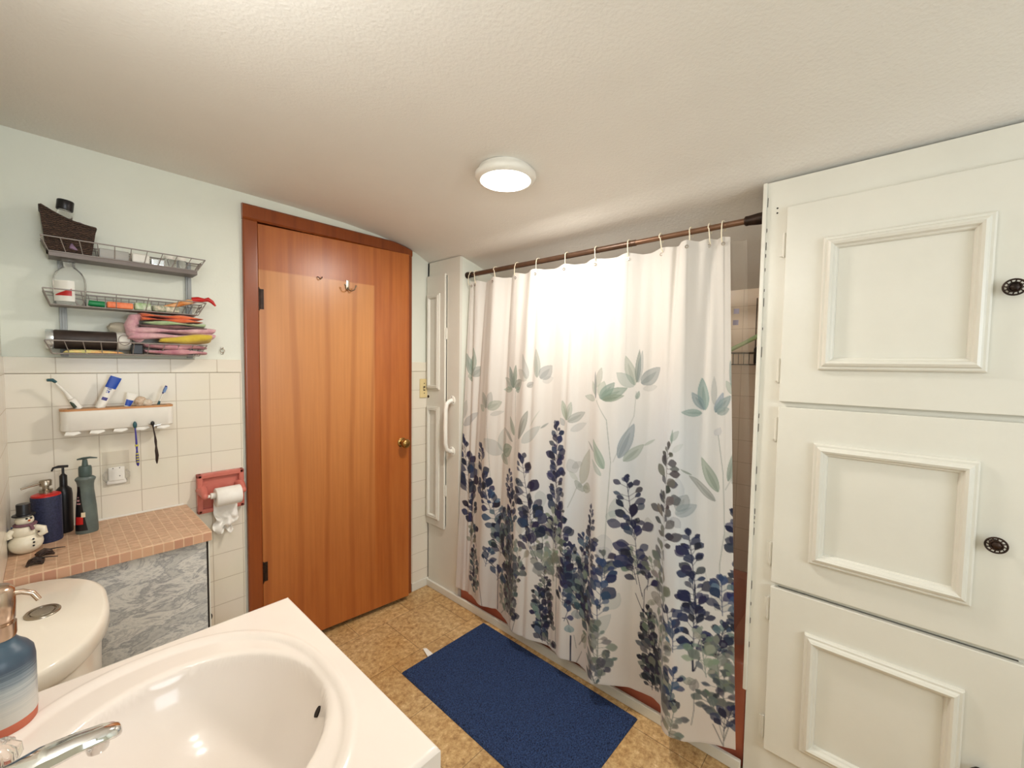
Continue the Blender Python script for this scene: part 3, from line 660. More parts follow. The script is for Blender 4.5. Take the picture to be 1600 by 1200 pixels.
PETALS=[(0.048,1.330,-0.008,1.467,0.0225,0.7,"s"),(0.052,1.341,0.060,1.492,0.0270,0.7,"s"),(0.064,1.330,0.111,1.388,0.0267,0.6,"s"),(0.038,1.315,0.035,1.351,0.0180,0.6,"s"),(0.040,1.300,0.053,1.326,0.0178,0.7,"s"),(-0.011,1.082,0.017,1.194,0.0230,0.4,"s"),(0.003,1.046,0.102,1.129,0.0228,0.5,"s"),(0.200,1.162,0.148,1.248,0.0252,0.6,"s"),(0.205,1.165,0.232,1.253,0.0246,0.5,"s"),(0.214,1.163,0.292,1.203,0.0249,0.6,"s"),(0.177,1.146,0.129,1.177,0.0166,0.5,"s"),(0.232,1.130,0.305,1.153,0.0121,0.35,"s"),(0.390,1.281,0.348,1.391,0.0193,0.9,"s"),(0.390,1.281,0.400,1.399,0.0154,0.9,"s"),(0.382,1.281,0.302,1.331,0.0231,0.6,"s"),(0.399,1.282,0.460,1.323,0.0263,0.8,"s"),(0.382,1.274,0.297,1.267,0.0154,0.6,"s"),(0.409,1.266,0.446,1.284,0.0150,0.7,"s"),(0.501,1.331,0.453,1.454,0.0216,0.5,"s"),(0.498,1.324,0.419,1.376,0.0252,0.4,"s"),(0.557,1.339,0.542,1.478,0.0210,0.6,"s"),(0.573,1.336,0.631,1.399,0.0315,0.6,"s"),(0.585,1.321,0.641,1.342,0.0172,0.25,"s"),(0.503,1.293,0.534,1.316,0.0142,0.6,"s"),(0.728,1.153,0.700,1.241,0.0158,0.6,"s"),(0.732,1.153,0.752,1.238,0.0158,0.55,"s"),(0.739,1.148,0.821,1.198,0.0189,0.6,"s"),(0.715,1.128,0.693,1.161,0.0128,0.5,"s"),(0.754,1.109,0.829,1.151,0.0157,0.3,"s"),(0.882,1.261,0.873,1.377,0.0087,0.8,"s"),(0.884,1.308,0.910,1.394,0.0177,0.5,"s"),(0.876,1.256,0.818,1.268,0.0145,0.5,"s"),(0.876,1.278,0.855,1.335,0.0116,0.5,"s"),(0.904,1.274,0.923,1.337,0.0203,0.5,"s"),(0.907,1.263,0.963,1.333,0.0199,0.8,"s"),(0.913,1.261,1.012,1.312,0.0232,0.85,"s"),(0.919,1.258,1.001,1.280,0.0142,0.8,"s"),(1.037,1.323,1.004,1.443,0.0189,0.55,"s"),(1.034,1.318,0.970,1.374,0.0243,0.5,"s"),(1.045,1.334,1.054,1.469,0.0108,0.8,"s"),(1.051,1.334,1.065,1.466,0.0106,0.5,"s"),(1.062,1.330,1.146,1.398,0.0291,0.7,"s"),(1.068,1.309,1.131,1.323,0.0130,0.25,"s"),(1.044,1.267,1.054,1.301,0.0079,0.7,"s"),(1.319,1.248,1.308,1.363,0.0180,0.9,"b"),(1.315,1.248,1.281,1.311,0.0135,0.8,"b"),(1.308,1.236,1.252,1.238,0.0135,0.8,"b"),(1.347,1.269,1.348,1.369,0.0088,0.35,"s"),(1.351,1.242,1.375,1.314,0.0110,0.8,"b"),(1.351,1.242,1.398,1.304,0.0154,0.9,"b"),(1.356,1.238,1.393,1.259,0.0132,0.85,"b"),(1.412,1.305,1.397,1.427,0.0105,0.7,"s"),(1.410,1.305,1.384,1.355,0.0126,0.5,"s"),(0.410,1.043,0.369,1.136,0.0152,0.7,"s"),(0.457,1.033,0.510,1.178,0.0216,0.8,"s"),(0.486,1.021,0.584,1.111,0.0248,0.4,"s"),(0.399,1.009,0.320,1.071,0.0112,0.6,"s"),(0.585,1.101,0.625,1.130,0.0052,0.6,"s"),(0.302,0.929,0.188,0.998,0.0390,0.4,"s"),(0.306,0.943,0.315,1.071,0.0312,0.4,"s"),(0.311,0.937,0.396,0.983,0.0346,0.8,"s"),(0.302,0.929,0.363,0.886,0.0234,0.7,"s"),(0.932,0.974,0.872,1.090,0.0200,0.7,"s"),(0.924,0.946,0.868,1.004,0.0114,0.5,"s"),(0.984,1.023,1.037,1.168,0.0220,0.9,"b"),(1.001,1.012,1.074,1.088,0.0189,0.6,"s"),(1.074,1.083,1.123,1.115,0.0052,0.5,"s"),(0.876,1.036,0.837,1.074,0.0044,0.7,"s"),(0.781,0.925,0.752,0.985,0.0275,0.35,"s"),(0.781,0.919,0.765,0.902,0.0248,0.3,"s"),(0.811,0.883,0.848,1.042,0.0240,0.5,"g"),(0.811,0.883,0.789,0.858,0.0300,0.6,"s"),(0.821,0.876,0.860,0.865,0.0240,0.6,"g"),(0.796,0.950,0.779,0.975,0.0270,0.4,"s"),(1.358,0.965,1.308,1.082,0.0172,0.8,"s"),(1.350,0.932,1.274,1.016,0.0129,0.7,"s"),(1.387,1.006,1.412,1.125,0.0105,0.8,"s"),(1.399,0.998,1.416,1.049,0.0084,0.5,"s"),(1.281,1.017,1.250,1.037,0.0034,0.7,"s"),(1.241,0.888,1.270,0.948,0.0230,0.65,"b"),(1.236,0.875,1.296,0.912,0.0211,0.65,"b"),(1.222,0.860,1.254,0.831,0.0188,0.5,"b"),(1.236,0.922,1.245,1.006,0.0235,0.25,"b"),(1.206,0.856,1.213,0.834,0.0184,0.4,"b"),(1.212,1.131,1.245,1.171,0.0117,0.5,"s"),(1.217,1.120,1.221,1.173,0.0047,0.7,"s"),(1.222,1.092,1.259,1.126,0.0096,0.2,"s"),(1.351,1.161,1.366,1.190,0.0110,0.3,"b"),(0.960,0.781,1.001,0.882,0.0220,0.45,"b"),(0.955,0.761,0.971,0.810,0.0193,0.4,"b"),(0.939,0.709,0.936,0.602,0.0330,0.25,"b"),(0.935,0.615,0.949,0.659,0.0324,0.3,"b"),(1.102,0.743,1.091,0.802,0.0221,0.35,"s"),(1.125,0.480,1.149,0.526,0.0288,0.7,"g"),(1.117,0.465,1.105,0.484,0.0221,0.6,"g"),(0.657,0.481,0.670,0.529,0.0256,0.6,"s"),(0.658,0.458,0.639,0.498,0.0288,0.6,"s"),(0.511,0.416,0.469,0.464,0.0345,0.45,"s"),(0.494,0.582,0.509,0.680,0.0280,0.3,"s"),(0.591,0.807,0.613,0.737,0.0268,0.3,"s"),(0.450,0.793,0.488,0.848,0.0360,0.25,"s"),(0.096,0.771,0.140,0.850,0.0382,0.35,"s"),(1.378,0.604,1.348,0.559,0.0246,0.35,"s"),(1.372,0.514,1.403,0.506,0.0246,0.35,"s"),(1.368,0.622,1.353,0.660,0.0189,0.3,"b"),(1.399,0.806,1.380,0.833,0.0189,0.3,"s"),(1.389,0.770,1.406,0.836,0.0168,0.35,"b"),(0.885,0.275,0.969,0.391,0.0285,0.4,"b"),(0.954,0.411,0.995,0.479,0.0270,0.4,"b"),(1.397,0.472,1.377,0.484,0.0200,0.4,"s"),(1.327,0.418,1.300,0.439,0.0215,0.35,"s"),(1.281,0.295,1.279,0.323,0.0180,0.7,"g"),(1.289,0.277,1.296,0.318,0.0126,0.7,"g"),(0.779,0.227,0.771,0.260,0.0203,0.9,"b"),(0.808,0.296,0.801,0.334,0.0236,0.7,"b"),(0.833,0.210,0.862,0.264,0.0142,0.7,"g"),(0.849,0.190,0.859,0.249,0.0086,0.5,"g"),(0.884,0.342,0.900,0.282,0.0224,0.4,"s"),(1.232,0.143,1.209,0.165,0.0180,0.6,"g"),(1.221,0.118,1.260,0.119,0.0135,0.7,"g"),(0.526,1.104,0.580,1.187,0.0035,0.3,"s"),(1.367,0.458,1.406,0.455,0.0147,0.4,"s"),]
STEMS=[([(0.404,1.269),(0.418,1.044),(0.442,0.791)],0.0034,0.4,"s"),([(0.208,1.121),(0.230,0.952),(0.255,0.751)],0.0034,0.4,"s"),([(0.050,1.304),(0.043,0.960)],0.0032,0.3,"s"),([(0.889,1.254),(0.936,1.176),(0.955,1.005),(0.946,0.790),(0.941,0.604)],0.0028,0.6,"s"),([(1.043,1.298),(1.036,1.199),(0.964,1.006)],0.0022,0.5,"s"),([(0.735,1.142),(0.730,1.025)],0.0024,0.3,"s"),([(0.789,0.864),(0.753,0.770)],0.0032,0.5,"s"),([(1.359,1.162),(1.373,1.030),(1.376,0.832),(1.361,0.718),(1.360,0.608)],0.0019,0.7,"s"),([(1.401,1.024),(1.379,0.976)],0.0014,0.5,"s"),([(1.032,0.659),(1.074,0.484)],0.0027,0.9,"n"),([(1.074,0.497),(1.077,0.473)],0.0021,0.6,"n"),([(1.048,0.487),(1.078,0.424)],0.0027,0.9,"n"),([(0.563,0.541),(0.596,0.484)],0.0046,0.9,"n"),([(0.617,0.572),(0.614,0.481)],0.0032,0.9,"n"),([(0.577,0.478),(0.618,0.407)],0.0033,0.8,"n"),([(0.117,0.509),(0.156,0.397)],0.0044,0.8,"n"),([(0.302,0.342),(0.311,0.262),(0.317,0.114)],0.0057,1,"n"),([(0.325,0.267),(0.345,0.159)],0.0039,0.5,"n"),([(0.198,0.358),(0.201,0.255),(0.236,0.097)],0.0042,0.6,"d"),([(0.235,0.371),(0.294,0.323)],0.0046,0.9,"n"),([(0.396,0.164),(0.352,0.113)],0.0041,0.6,"g"),([(0.374,0.237),(0.336,0.156)],0.0050,0.6,"g"),([(0.699,0.582),(0.701,0.351),(0.706,0.150)],0.0034,0.7,"g"),([(0.676,0.546),(0.678,0.415)],0.0028,0.5,"g"),([(0.782,0.214),(0.784,0.089)],0.0058,1,"n"),([(0.748,0.283),(0.764,0.285),(0.774,0.261)],0.0033,0.9,"n"),([(0.795,0.220),(0.806,0.170)],0.0031,0.5,"g"),([(0.834,0.169),(0.808,0.107)],0.0033,0.6,"g"),([(0.850,0.245),(0.818,0.189)],0.0039,0.7,"g"),([(0.932,0.059),(0.930,0.111),(0.946,0.184)],0.0041,0.8,"g"),([(0.931,0.098),(0.909,0.140)],0.0034,0.7,"g"),([(0.930,0.348),(0.924,0.253),(0.941,0.130)],0.0029,0.5,"g"),([(0.916,0.223),(0.937,0.167)],0.0022,0.5,"g"),([(1.077,0.324),(1.082,0.512),(1.094,0.534)],0.0026,0.9,"n"),([(1.168,0.462),(1.150,0.358),(1.139,0.305)],0.0034,0.8,"d"),([(1.292,0.638),(1.296,0.538)],0.0040,1,"n"),([(1.285,0.443),(1.289,0.344)],0.0055,1,"n"),([(1.268,0.424),(1.285,0.387)],0.0026,0.9,"n"),([(1.306,0.453),(1.294,0.402)],0.0025,0.9,"n"),([(1.306,0.390),(1.292,0.345)],0.0031,1,"n"),([(1.291,0.267),(1.291,0.211),(1.285,0.163)],0.0021,0.7,"g"),([(1.355,0.388),(1.358,0.292)],0.0030,0.7,"g"),([(1.367,0.098),(1.371,0.192),(1.370,0.266)],0.0030,0.7,"g"),([(1.367,0.136),(1.336,0.258)],0.0023,0.6,"g"),([(1.369,0.180),(1.346,0.253)],0.0019,0.6,"g"),([(1.365,0.114),(1.340,0.173)],0.0030,0.8,"g"),([(1.369,0.127),(1.389,0.202)],0.0030,0.8,"g"),([(1.203,0.149),(1.176,0.099)],0.0028,0.6,"g"),([(1.197,0.310),(1.191,0.213)],0.0023,0.5,"g"),([(1.317,0.703),(1.348,0.559)],0.0017,0.3,"s"),([(0.629,0.397),(0.659,0.128)],0.0035,0.8,"d"),([(1.162,0.699),(1.177,0.537),(1.174,0.369)],0.0024,0.6,"g"),([(1.391,0.214),(1.399,0.261)],0.0015,0.6,"g"),([(0.450,0.155),(0.474,0.087)],0.0040,0.7,"g"),([(0.474,0.087),(0.497,0.176)],0.0039,0.7,"g"),]

PALS = {'n': ([38, 44, 78], [46, 52, 88], [34, 38, 62], [52, 62, 96]), 'b': ([52, 72, 112], [70, 92, 126], [42, 54, 92], [96, 118, 140]),
        'm': ([44, 50, 80], [96, 112, 122], [134, 148, 146], [38, 42, 62], [70, 88, 108]), 'g': ([84, 84, 86], [70, 70, 78], [104, 106, 102], [60, 62, 74]),
        's': ([146, 156, 146], [124, 136, 128], [162, 170, 160], [104, 116, 112]), 'gs': ([132, 138, 128], [112, 122, 116], [92, 100, 104], [150, 154, 144]),
        'gn': ([104, 110, 110], [48, 50, 72], [80, 88, 94], [124, 130, 122]), 'd': ([40, 42, 58], [52, 54, 70], [78, 82, 92], [118, 124, 120])}
for (u0, z0, u1, z1, w, tn, k) in PETALS:
    c = {'s': [136, 152, 142], 'b': [146, 162, 168], 'g': [132, 138, 122]}[k]; c = [x+rng.randint(-8, 9) for x in c]
    leaf(u0, z0, u1, z1, w, c, tn*.82, .35, .8)
    if tn > .5: leaf(u0, z0, u0+(u1-u0)*.75, z0+(z1-z0)*.75, w*.35, [x-26 for x in c], tn*.45, .2, .8)
for (pts, w, tn, k) in STEMS:
    c = {'s': [140, 150, 142], 'n': [36, 42, 66], 'g': [104, 108, 102], 'd': [60, 56, 56]}[k]
    stem(pts, max(w, .0022), c, tn)
# smaller undergrowth between the listed sprigs
extra = []
for _ in range(18):
    u = rng.uniform(.03, 1.36); z = rng.uniform(.14, .62); l_ = rng.uniform(.07, .17); k = ['s', 'gs', 'm', 'gs', 'b', 'gn', 's'][rng.randint(7)]
    extra.append((u+rng.uniform(-.02, .02), z+l_, u, z, .02, rng.uniform(.022, .034), k))
for (tu, tz, bu, bz, hw, ll, k) in extra+SPIKES:
    pal = PALS[k]; Ln = math.hypot(tu-bu, tz-bz); su, sz_ = (tu-bu)/max(Ln, 1e-4), (tz-bz)/max(Ln, 1e-4)
    stem([(tu, tz), (bu, bz)], .0024, pal[0], .9)
    n = max(2, int(Ln/(ll*.46)))
    dense = 1 if k in ('n', 'b', 'g', 'gs', 'gn', 's') else 2
    for i in range(n):
        f0 = (i+.3)/n; pu, pz = tu+(bu-tu)*f0, tz+(bz-tz)*f0
        grow = .55+.45*min(1, f0*2.2)
        for sgn in (-1, 1):
            if rng.rand() < .16: continue
            for _ in range(dense):
                ang = sgn*math.radians(rng.uniform(14, 80) if f0 > .05 else rng.uniform(5, 30))
                du = su*math.cos(ang)-sz_*math.sin(ang); dz = su*math.sin(ang)+sz_*math.cos(ang)
                l_ = ll*1.22*grow*rng.uniform(.62, 1.25); st = min(hw*.8, ll*.7)*rng.uniform(.1, 1.3)*grow
                c = [x+rng.randint(-7, 8) for x in pal[rng.randint(len(pal))]]
                qu, qz = pu+du*st, pz+dz*st
                stem([(pu, pz), (qu, qz)], .0018, pal[0], .8)
                leaf(qu, qz, qu+du*l_, qz+dz*l_, l_*rng.uniform(.26, .40), c, rng.uniform(.80, 1.0), -.25 if k in ('gs', 's', 'gn') else 0, 1.25)
    leaf(tu-su*ll*.2, tz-sz_*ll*.2, tu+su*ll*.7, tz+sz_*ll*.7, ll*.25, pal[0], .95, 0, 1.1)
# hem stitching line
IMG[-3:] *= .93
me = bpy.data.meshes.new('shower_curtain')
idx = np.arange(NU*NV).reshape(NV, NU)
co = np.stack([XX, YY, ZZ], -1).reshape(-1, 3).astype(np.float32)
quads = np.stack([idx[:-1, :-1], idx[1:, :-1], idx[1:, 1:], idx[:-1, 1:]], -1).reshape(-1, 4)
me.vertices.add(len(co)); me.vertices.foreach_set('co', co.ravel())
me.loops.add(quads.size); me.loops.foreach_set('vertex_index', quads.ravel().astype(np.int32))
me.polygons.add(len(quads)); me.polygons.foreach_set('loop_start', (np.arange(len(quads))*4).astype(np.int32))
me.polygons.foreach_set('use_smooth', np.ones(len(quads), bool)); me.update(calc_edges=True)
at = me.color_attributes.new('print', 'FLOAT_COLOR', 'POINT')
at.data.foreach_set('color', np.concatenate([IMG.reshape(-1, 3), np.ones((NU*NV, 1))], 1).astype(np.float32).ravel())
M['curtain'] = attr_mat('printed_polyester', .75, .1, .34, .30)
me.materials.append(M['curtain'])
cu = bpy.data.objects.new('shower_curtain', me); COL.objects.link(cu)
tag(cu, 'white shower curtain printed with navy sprigs and grey-green flowers', 'shower curtain')
for i, y in enumerate(RY):
    j = int(np.argmin(np.abs(yt-y))); px_, py_, pz_ = XX[10, j], YY[10, j], ZZ[10, j]
    g_ = MB(); g_.tube([(px_-.002, py_+.0055*math.cos(a), pz_-.002+.0055*math.sin(a)) for a in [2*PI*q/14 for q in range(14)]], .0013, 6, closed=True)
    g_.build('grommet', 'nickel', cu)
# liner: sheer, hangs inside the tub, its edge showing at the right
def liner(u, v):
    z = 1.85-v*1.60; y = .330+(.62-.330)*u + (1-v)*.065*(1-u)
    if y < .345: y = .345
    x = 1.655+.012*math.sin(u*26)+.02*v
    return (x+.03*min(1, v*1.5), y, z)
ml = mat('sheer_vinyl', L(240, 232, 220), .3); bs = BS(ml)
tr = N(ml, 'ShaderNodeBsdfTransparent'); mx = N(ml, 'ShaderNodeMixShader'); mx.inputs[0].default_value = .16
LK(ml, tr, 0, mx, 1); LK(ml, bs, 0, mx, 2); LK(ml, mx, 0, ml.node_tree.nodes['Material Output'], 'Surface')
M['sheer'] = ml
b = MB(); b.grid(liner, 60, 60); ln = b.build('curtain_liner', 'sheer')
tag(ln, 'sheer see-through liner hanging inside the tub behind the printed curtain', 'curtain liner')
M['lilac'] = plain('lilac_print', L(160, 152, 170), .5)
b = MB()
for (vv, uu) in ((.155, .15), (.18, .16)):
    x, y, z = liner(uu, vv); b = MB(); b.box(x-.0035, x-.0025, y-.010, y+.008, z-.009, z+.009, .0004); b.build('lilac_spot', 'lilac', ln)

# ------------------------------------------------------------------ things in the shower
sc0 = thing('shower_caddy', 'dark wire caddy on the tub wall seen past the curtain edge', 'shower caddy', (2.26, .47, 1.41))
b = MB(); cx0, cx1, cy0, cy1 = 2.17, 2.33, .335, .60
for zz in (1.415, 1.47):
    b.tube([(cx0, cy0, zz), (cx0, cy1, zz), (cx1, cy1, zz), (cx1, cy0, zz)], .0022, 6, closed=True)
for i in range(13): b.tube([(cx0, cy0+(cy1-cy0)*i/12, 1.47), (cx0, cy0+(cy1-cy0)*i/12, 1.415), (cx1, cy0+(cy1-cy0)*i/12, 1.415)], .0016, 6)
b.build('wire_basket', 'darkmetal', sc0)
b = MB(); b.tube([(cx1, .42, 1.415), (cx1, .42, 1.74), (cx1, .50, 1.74), (cx1, .50, 1.415)], .0022, 6); b.build('wire_hanger', 'darkmetal', sc0)
def pump_bottle(name, label, x, y, z, r, h, neckh, mbody, mpump, spout=(1, 0), cat='pump bottle', prof=None, headl=.035, group=None):
    t_ = thing(name, label, cat, (x, y, z), group)
    b = MB(); b.lathe((x, y, z), prof or [(r*.92, 0), (r, .004), (r, h*.82), (r*.9, h*.92), (r*.45, h*.99), (r*.4, h)], 28); b.build('bottle', mbody, t_)
    b = MB(); zc = z+h
    b.lathe((x, y, zc), [(r*.46, -.002), (r*.46, neckh*.45), (r*.3, neckh*.5), (r*.16, neckh*.55), (r*.16, neckh*.8)], 20)
    sx, sy = spout; zt = zc+neckh*.8
    b.tube([(x-sx*.012, y-sy*.012, zt+.004), (x+sx*.4*headl, y+sy*.4*headl, zt+.006), (x+sx*headl*.85, y+sy*headl*.85, zt+.004), (x+sx*headl, y+sy*headl, zt-.006)], [.006, .0065, .0045, .0035], 10, flat=.7)
    b.build('pump', mpump, t_)
    return t_
M['amber'] = plain('dark_olive_bottle', L(92, 84, 52), .3)
pump_bottle('shampoo_bottle', 'black pump bottle standing in the shower caddy', 2.25, .462, 1.419, .026, .085, .055, 'black', 'black', (0, -1))
b = MB(); b.lathe((2.27, .405, 1.419), [(.02, 0), (.022, .004), (.022, .10), (.012, .115), (.012, .13)], 20)
tag(b.build('body_wash_bottle', 'amber'), 'olive-brown bottle in the shower caddy beside the black pump bottle', 'bottle')
M['mint'] = plain('pale_green_plastic', L(186, 214, 160), .4)
b = MB(); b.tube([(2.14, .575, 1.475), (2.14, .50, 1.515), (2.14, .40, 1.572)], [.010, .009, .011], 12)
t_ = thing('back_brush', 'pale green brush handle lying across the front of the shower caddy', 'brush', (2.14, .5, 1.475))
b.build('handle', 'mint', t_); b = MB(); b.ell((2.14, .372, 1.592), (.012, .035, .018)); b.build('head', 'mint', t_)

# ------------------------------------------------------------------ bath mat
rng2 = np.random.RandomState(3)
def matf(u, v):
    x = 1.028+u*.508; y = .690+v*.888
    e = min(u*.508, (1-u)*.508, v*.888, (1-v)*.888)
    h = .0015+.012*min(1, e/.012)**.6
    if e > .016: h += rng2.uniform(-.0022, .0026)
    a = math.radians(-.6); cx, cy_ = 1.28, 1.13
    return (cx+(x-cx)*math.cos(a)-(y-cy_)*math.sin(a), cy_+(x-cx)*math.sin(a)+(y-cy_)*math.cos(a), h)
M['mat'] = noisy('navy_pile', L(6, 14, 38), L(54, 78, 124), 210, .95, bs=.9, bscale=230, dist=.005)
b = MB(); b.grid(matf, 128, 222); bm_ = b.build('bath_mat', 'mat'); 
tag(bm_, 'navy blue looped-pile bath mat on the floor beside the tub', 'bath mat')
b = MB(); vs = [(1.175, 1.578, .004), (1.205, 1.578, .004), (1.208, 1.634, .003), (1.192, 1.640, .006)]
b.prism(vs, (0, 0, .0012)); lab(b.build('care_tag', 'paper', bm_), 'white cloth tag sticking out from the edge')
# ------------------------------------------------------------------ ceiling lamp
cl = thing('ceiling_light', 'round white flush ceiling lamp, lit', 'ceiling light', (LAMP[0], LAMP[1], 2.1))
lz = cz(LAMP[0])
b = MB(); b.lathe((LAMP[0], LAMP[1], lz), [(.100, .006), (.103, -.004), (.112, -.012), (.113, -.022), (.106, -.032), (.094, -.036), (.090, -.033)], 48); b.build('rim', 'plast', cl)
M['glow'] = mat('lit_diffuser', L(255, 248, 236), .4, emit=(1, .95, .86, 1), es=10)
b = MB(); b.lathe((LAMP[0], LAMP[1], lz), [(.091, -.030), (.088, -.038), (.07, -.043), (.04, -.046), (.001, -.047)], 40); b.build('diffuser', 'glow', cl)
# vanity lamp over the mirror (outside the frame, it lights the basin side)
vl = thing('vanity_light', 'white bar lamp with three round bulbs above the basin', 'wall lamp', (XL, .62, 1.93))
MB().box(XL, XL+.025, .36, .88, 1.90, 1.96, .004).build('backplate', 'chrome', vl)
M['bulb'] = mat('lit_bulb', L(255, 250, 240), .4, emit=(1, .93, .84, 1), es=4)
for yy in (.44, .62, .80):
    b = MB(); b.ell((XL+.055, yy, 1.93), (.03, .03, .03)); b.build('bulb', 'bulb', vl)

# ------------------------------------------------------------------ vanity with moulded basin
va = thing('vanity_sink', 'cream one-piece sink top with an oval basin, in the foreground', 'sink', (.12, .745, 0))
VX1, VY0, VY1, VZ = .366, .460, 1.031, .850
BC = (.128, .742)
def top_z(x, y):
    # shallow recess with a soft lip, then the bowl
    qx, qy = (x-.112)/.212, (y-.745)/.252
    q = (abs(qx)**2.3+abs(qy)**2.3)**(1/2.3); z = VZ
    d = (1-q)*.22                                           # metres inside the lip
    if d > 0: z -= .0055*min(1, d/.010)**1.0*(1 if d > .01 else (math.sin(d/.01*PI-PI/2)+1)/2/(d/.01))
    elif d > -.012: z += .0018*math.cos((d+.006)/.012*PI)*1.0
    rx, ry = (x-BC[0])/.178, (y-BC[1])/.190
    r = math.hypot(rx, ry)
    if r < 1.07:
        if r > 1: s_ = (1.07-r)/.07; z -= .006*s_*s_
        else:
            z -= .006+.128*(1-r**2.6)**.62
    return z
b = MB(); nx, ny = 150, 180
def topf(u, v):
    x = XL+.001+u*(VX1-XL-.001); y = VY0+v*(VY1-VY0); z = top_z(x, y)
    e = min(VX1-x, y-VY0, VY1-y)
    if e < .006: z -= .006-math.sqrt(max(0, .006**2-(.006-e)**2))
    return (x, y, z)
b.grid(topf, nx, ny)
o0 = [b.v[i] for i in range(nx*ny)]
edge = [i for i in range(nx)]+[j*nx+nx-1 for j in range(1, ny)]+[(ny-1)*nx+i for i in range(nx-2, -1, -1)]
vs = [o0[i] for i in edge]+[(o0[i][0], o0[i][1], VZ-.042) for i in edge]; n = len(edge)
b.add(vs, [(i, i+1, n+i+1, n+i) for i in range(n-1)], True)
b.build('sink_top', 'sink', va, fixn=False)
M['overflow'] = M['dark']
ox, oy, oz = .292, .700, .808
rO = rotM((ox, oy, oz), 0, math.radians(-58), 0)
b = MB(rO); b.lathe((0, 0, -.006), [(.0055, 0), (.0055, .0075)], 16, 'Z', sx=1.6, sy=.8); lab(b.build('overflow_hole', 'dark', va), 'small dark overflow hole in the bowl wall')
b = MB(); b.lathe((BC[0], BC[1], VZ-.136), [(.024, 0), (.024, .004), (.018, .005), (.012, .003)], 24); b.build('drain', 'chrome', va)
b = MB(); b.box(XL+.002, VX1-.03, VY0+.02, VY0+.035, 0, VZ-.01); b.box(XL+.002, VX1-.03, VY1-.035, VY1-.02, 0, VZ-.01); b.box(VX1-.045, VX1-.03, VY0+.035, VY1-.035, 0, VZ-.01); b.build('cabinet_box', 'white', va)
# faucet
fa = thing('faucet', 'chrome bathroom faucet with a flat spout and clear knobs', 'faucet', (-.055, .745, VZ))
b = MB()
def oct_(x, y, z, w, h):   # soft octagon cross-section, flat on top
    return [(x, y-w, z-h*.3), (x, y-w*.9, z+h*.55), (x, y-w*.45, z+h), (x, y+w*.45, z+h), (x, y+w*.9, z+h*.55), (x, y+w, z-h*.3), (x, y+w*.6, z-h), (x, y-w*.6, z-h)]
FY = .745
secs = [(-.072, .895, .020, .013), (-.05, .910, .020, .0125), (-.02, .917, .0185, .011), (.01, .9175, .0165, .0095), (.035, .915, .0150, .0085), (.046, .9125, .0125, .0075), (.0515, .9105, .0085, .006), (.0535, .909, .004, .003)]
vs = []; 
for (x, z, w_, h_) in secs: vs += oct_(x, FY, z, w_, h_)
fs = [(i*8+k, i*8+(k+1) % 8, (i+1)*8+(k+1) % 8, (i+1)*8+k) for i in range(len(secs)-1) for k in range(8)]+[list(range(8))[::-1], [(len(secs)-1)*8+k for k in range(8)]]
b.add(vs, fs, True); b.lathe((.030, FY, .896), [(.0105, 0), (.0115, .004), (.011, .014)], 20)
b.build('spout', 'chrome', fa)
b = MB(); b.box(-.088, -.034, FY-.085, FY+.085, VZ-.003, VZ+.016, .007); b.lathe((-.062, FY, VZ+.01), [(.022, 0), (.021, .03), (.019, .055)], 24); b.build('base', 'chrome', fa)
for yy in (FY-.075, FY+.082):
    b = MB(); b.lathe((-.062, yy, VZ+.012), [(.016, 0), (.015, .008), (.009, .012), (.009, .018)], 20); b.build('knob_stem', 'chrome', fa)
    b = MB(); n = 8; prof = [(.012, .022), (.021, .028), (.025, .038), (.024, .050), (.016, .058), (.003, .059)]
    vs = []; fs = []
    for (r_, h_) in prof:
        for k in range(48):
            a = 2*PI*k/48; rr = r_*(1+.075*math.cos(n*a)); vs.append((-.062+rr*math.cos(a), yy+rr*math.sin(a), VZ+h_))
    for i in range(len(prof)-1):
        for k in range(48): fs.append((i*48+k, i*48+(k+1) % 48, (i+1)*48+(k+1) % 48, (i+1)*48+k))
    fs += [list(range(48))[::-1], [(len(prof)-1)*48+k for k in range(48)]]
    b.add(vs, fs, True); b.build('knob', 'crystal', fa)
# ombre soap dispenser on the sink
def ombre():
    m = mat('ombre_glaze', L(200, 200, 196), .35)
    tc = N(m, 'ShaderNodeTexCoord'); sp = N(m, 'ShaderNodeSeparateXYZ'); LK(m, tc, 'Object', sp, 'Vector')
    mp = N(m, 'ShaderNodeMapping'); mp.inputs['Scale'].default_value = (6, 6, 260); LK(m, tc, 'Object', mp, 'Vector')
    nz = N(m, 'ShaderNodeTexNoise'); nz.inputs['Scale'].default_value = 1.6; nz.inputs['Detail'].default_value = 4; LK(m, mp, 'Vector', nz, 'Vector')
    mr = N(m, 'ShaderNodeMapRange'); mr.inputs['From Min'].default_value = .868; mr.inputs['From Max'].default_value = .985; LK(m, sp, 'Z', mr, 'Value')
    s1 = N(m, 'ShaderNodeMath', operation='SUBTRACT'); LK(m, nz, 'Fac', s1, 0); s1.inputs[1].default_value = .5
    s2 = N(m, 'ShaderNodeMath', operation='MULTIPLY_ADD'); LK(m, s1, 0, s2, 0); s2.inputs[1].default_value = .38; LK(m, mr, 0, s2, 2)
    cr = N(m, 'ShaderNodeValToRGB'); e = cr.color_ramp.elements
    e[0].position = .1; e[0].color = L(206, 202, 194); e[1].position = .95; e[1].color = L(58, 78, 92)
    for p, c in ((.35, L(176, 178, 176)), (.55, L(110, 122, 130)), (.66, L(66, 78, 92))): k = e.new(p); k.color = c
    LK(m, s2, 0, cr, 'Fac'); LK(m, cr, 'Color', BS(m), 'Base Color'); return m
M['ombre'] = ombre()
M['terracotta'] = noisy('terracotta_base', L(200, 108, 80), L(188, 98, 72), 30, .6)
PX, PY = -.0615, .968
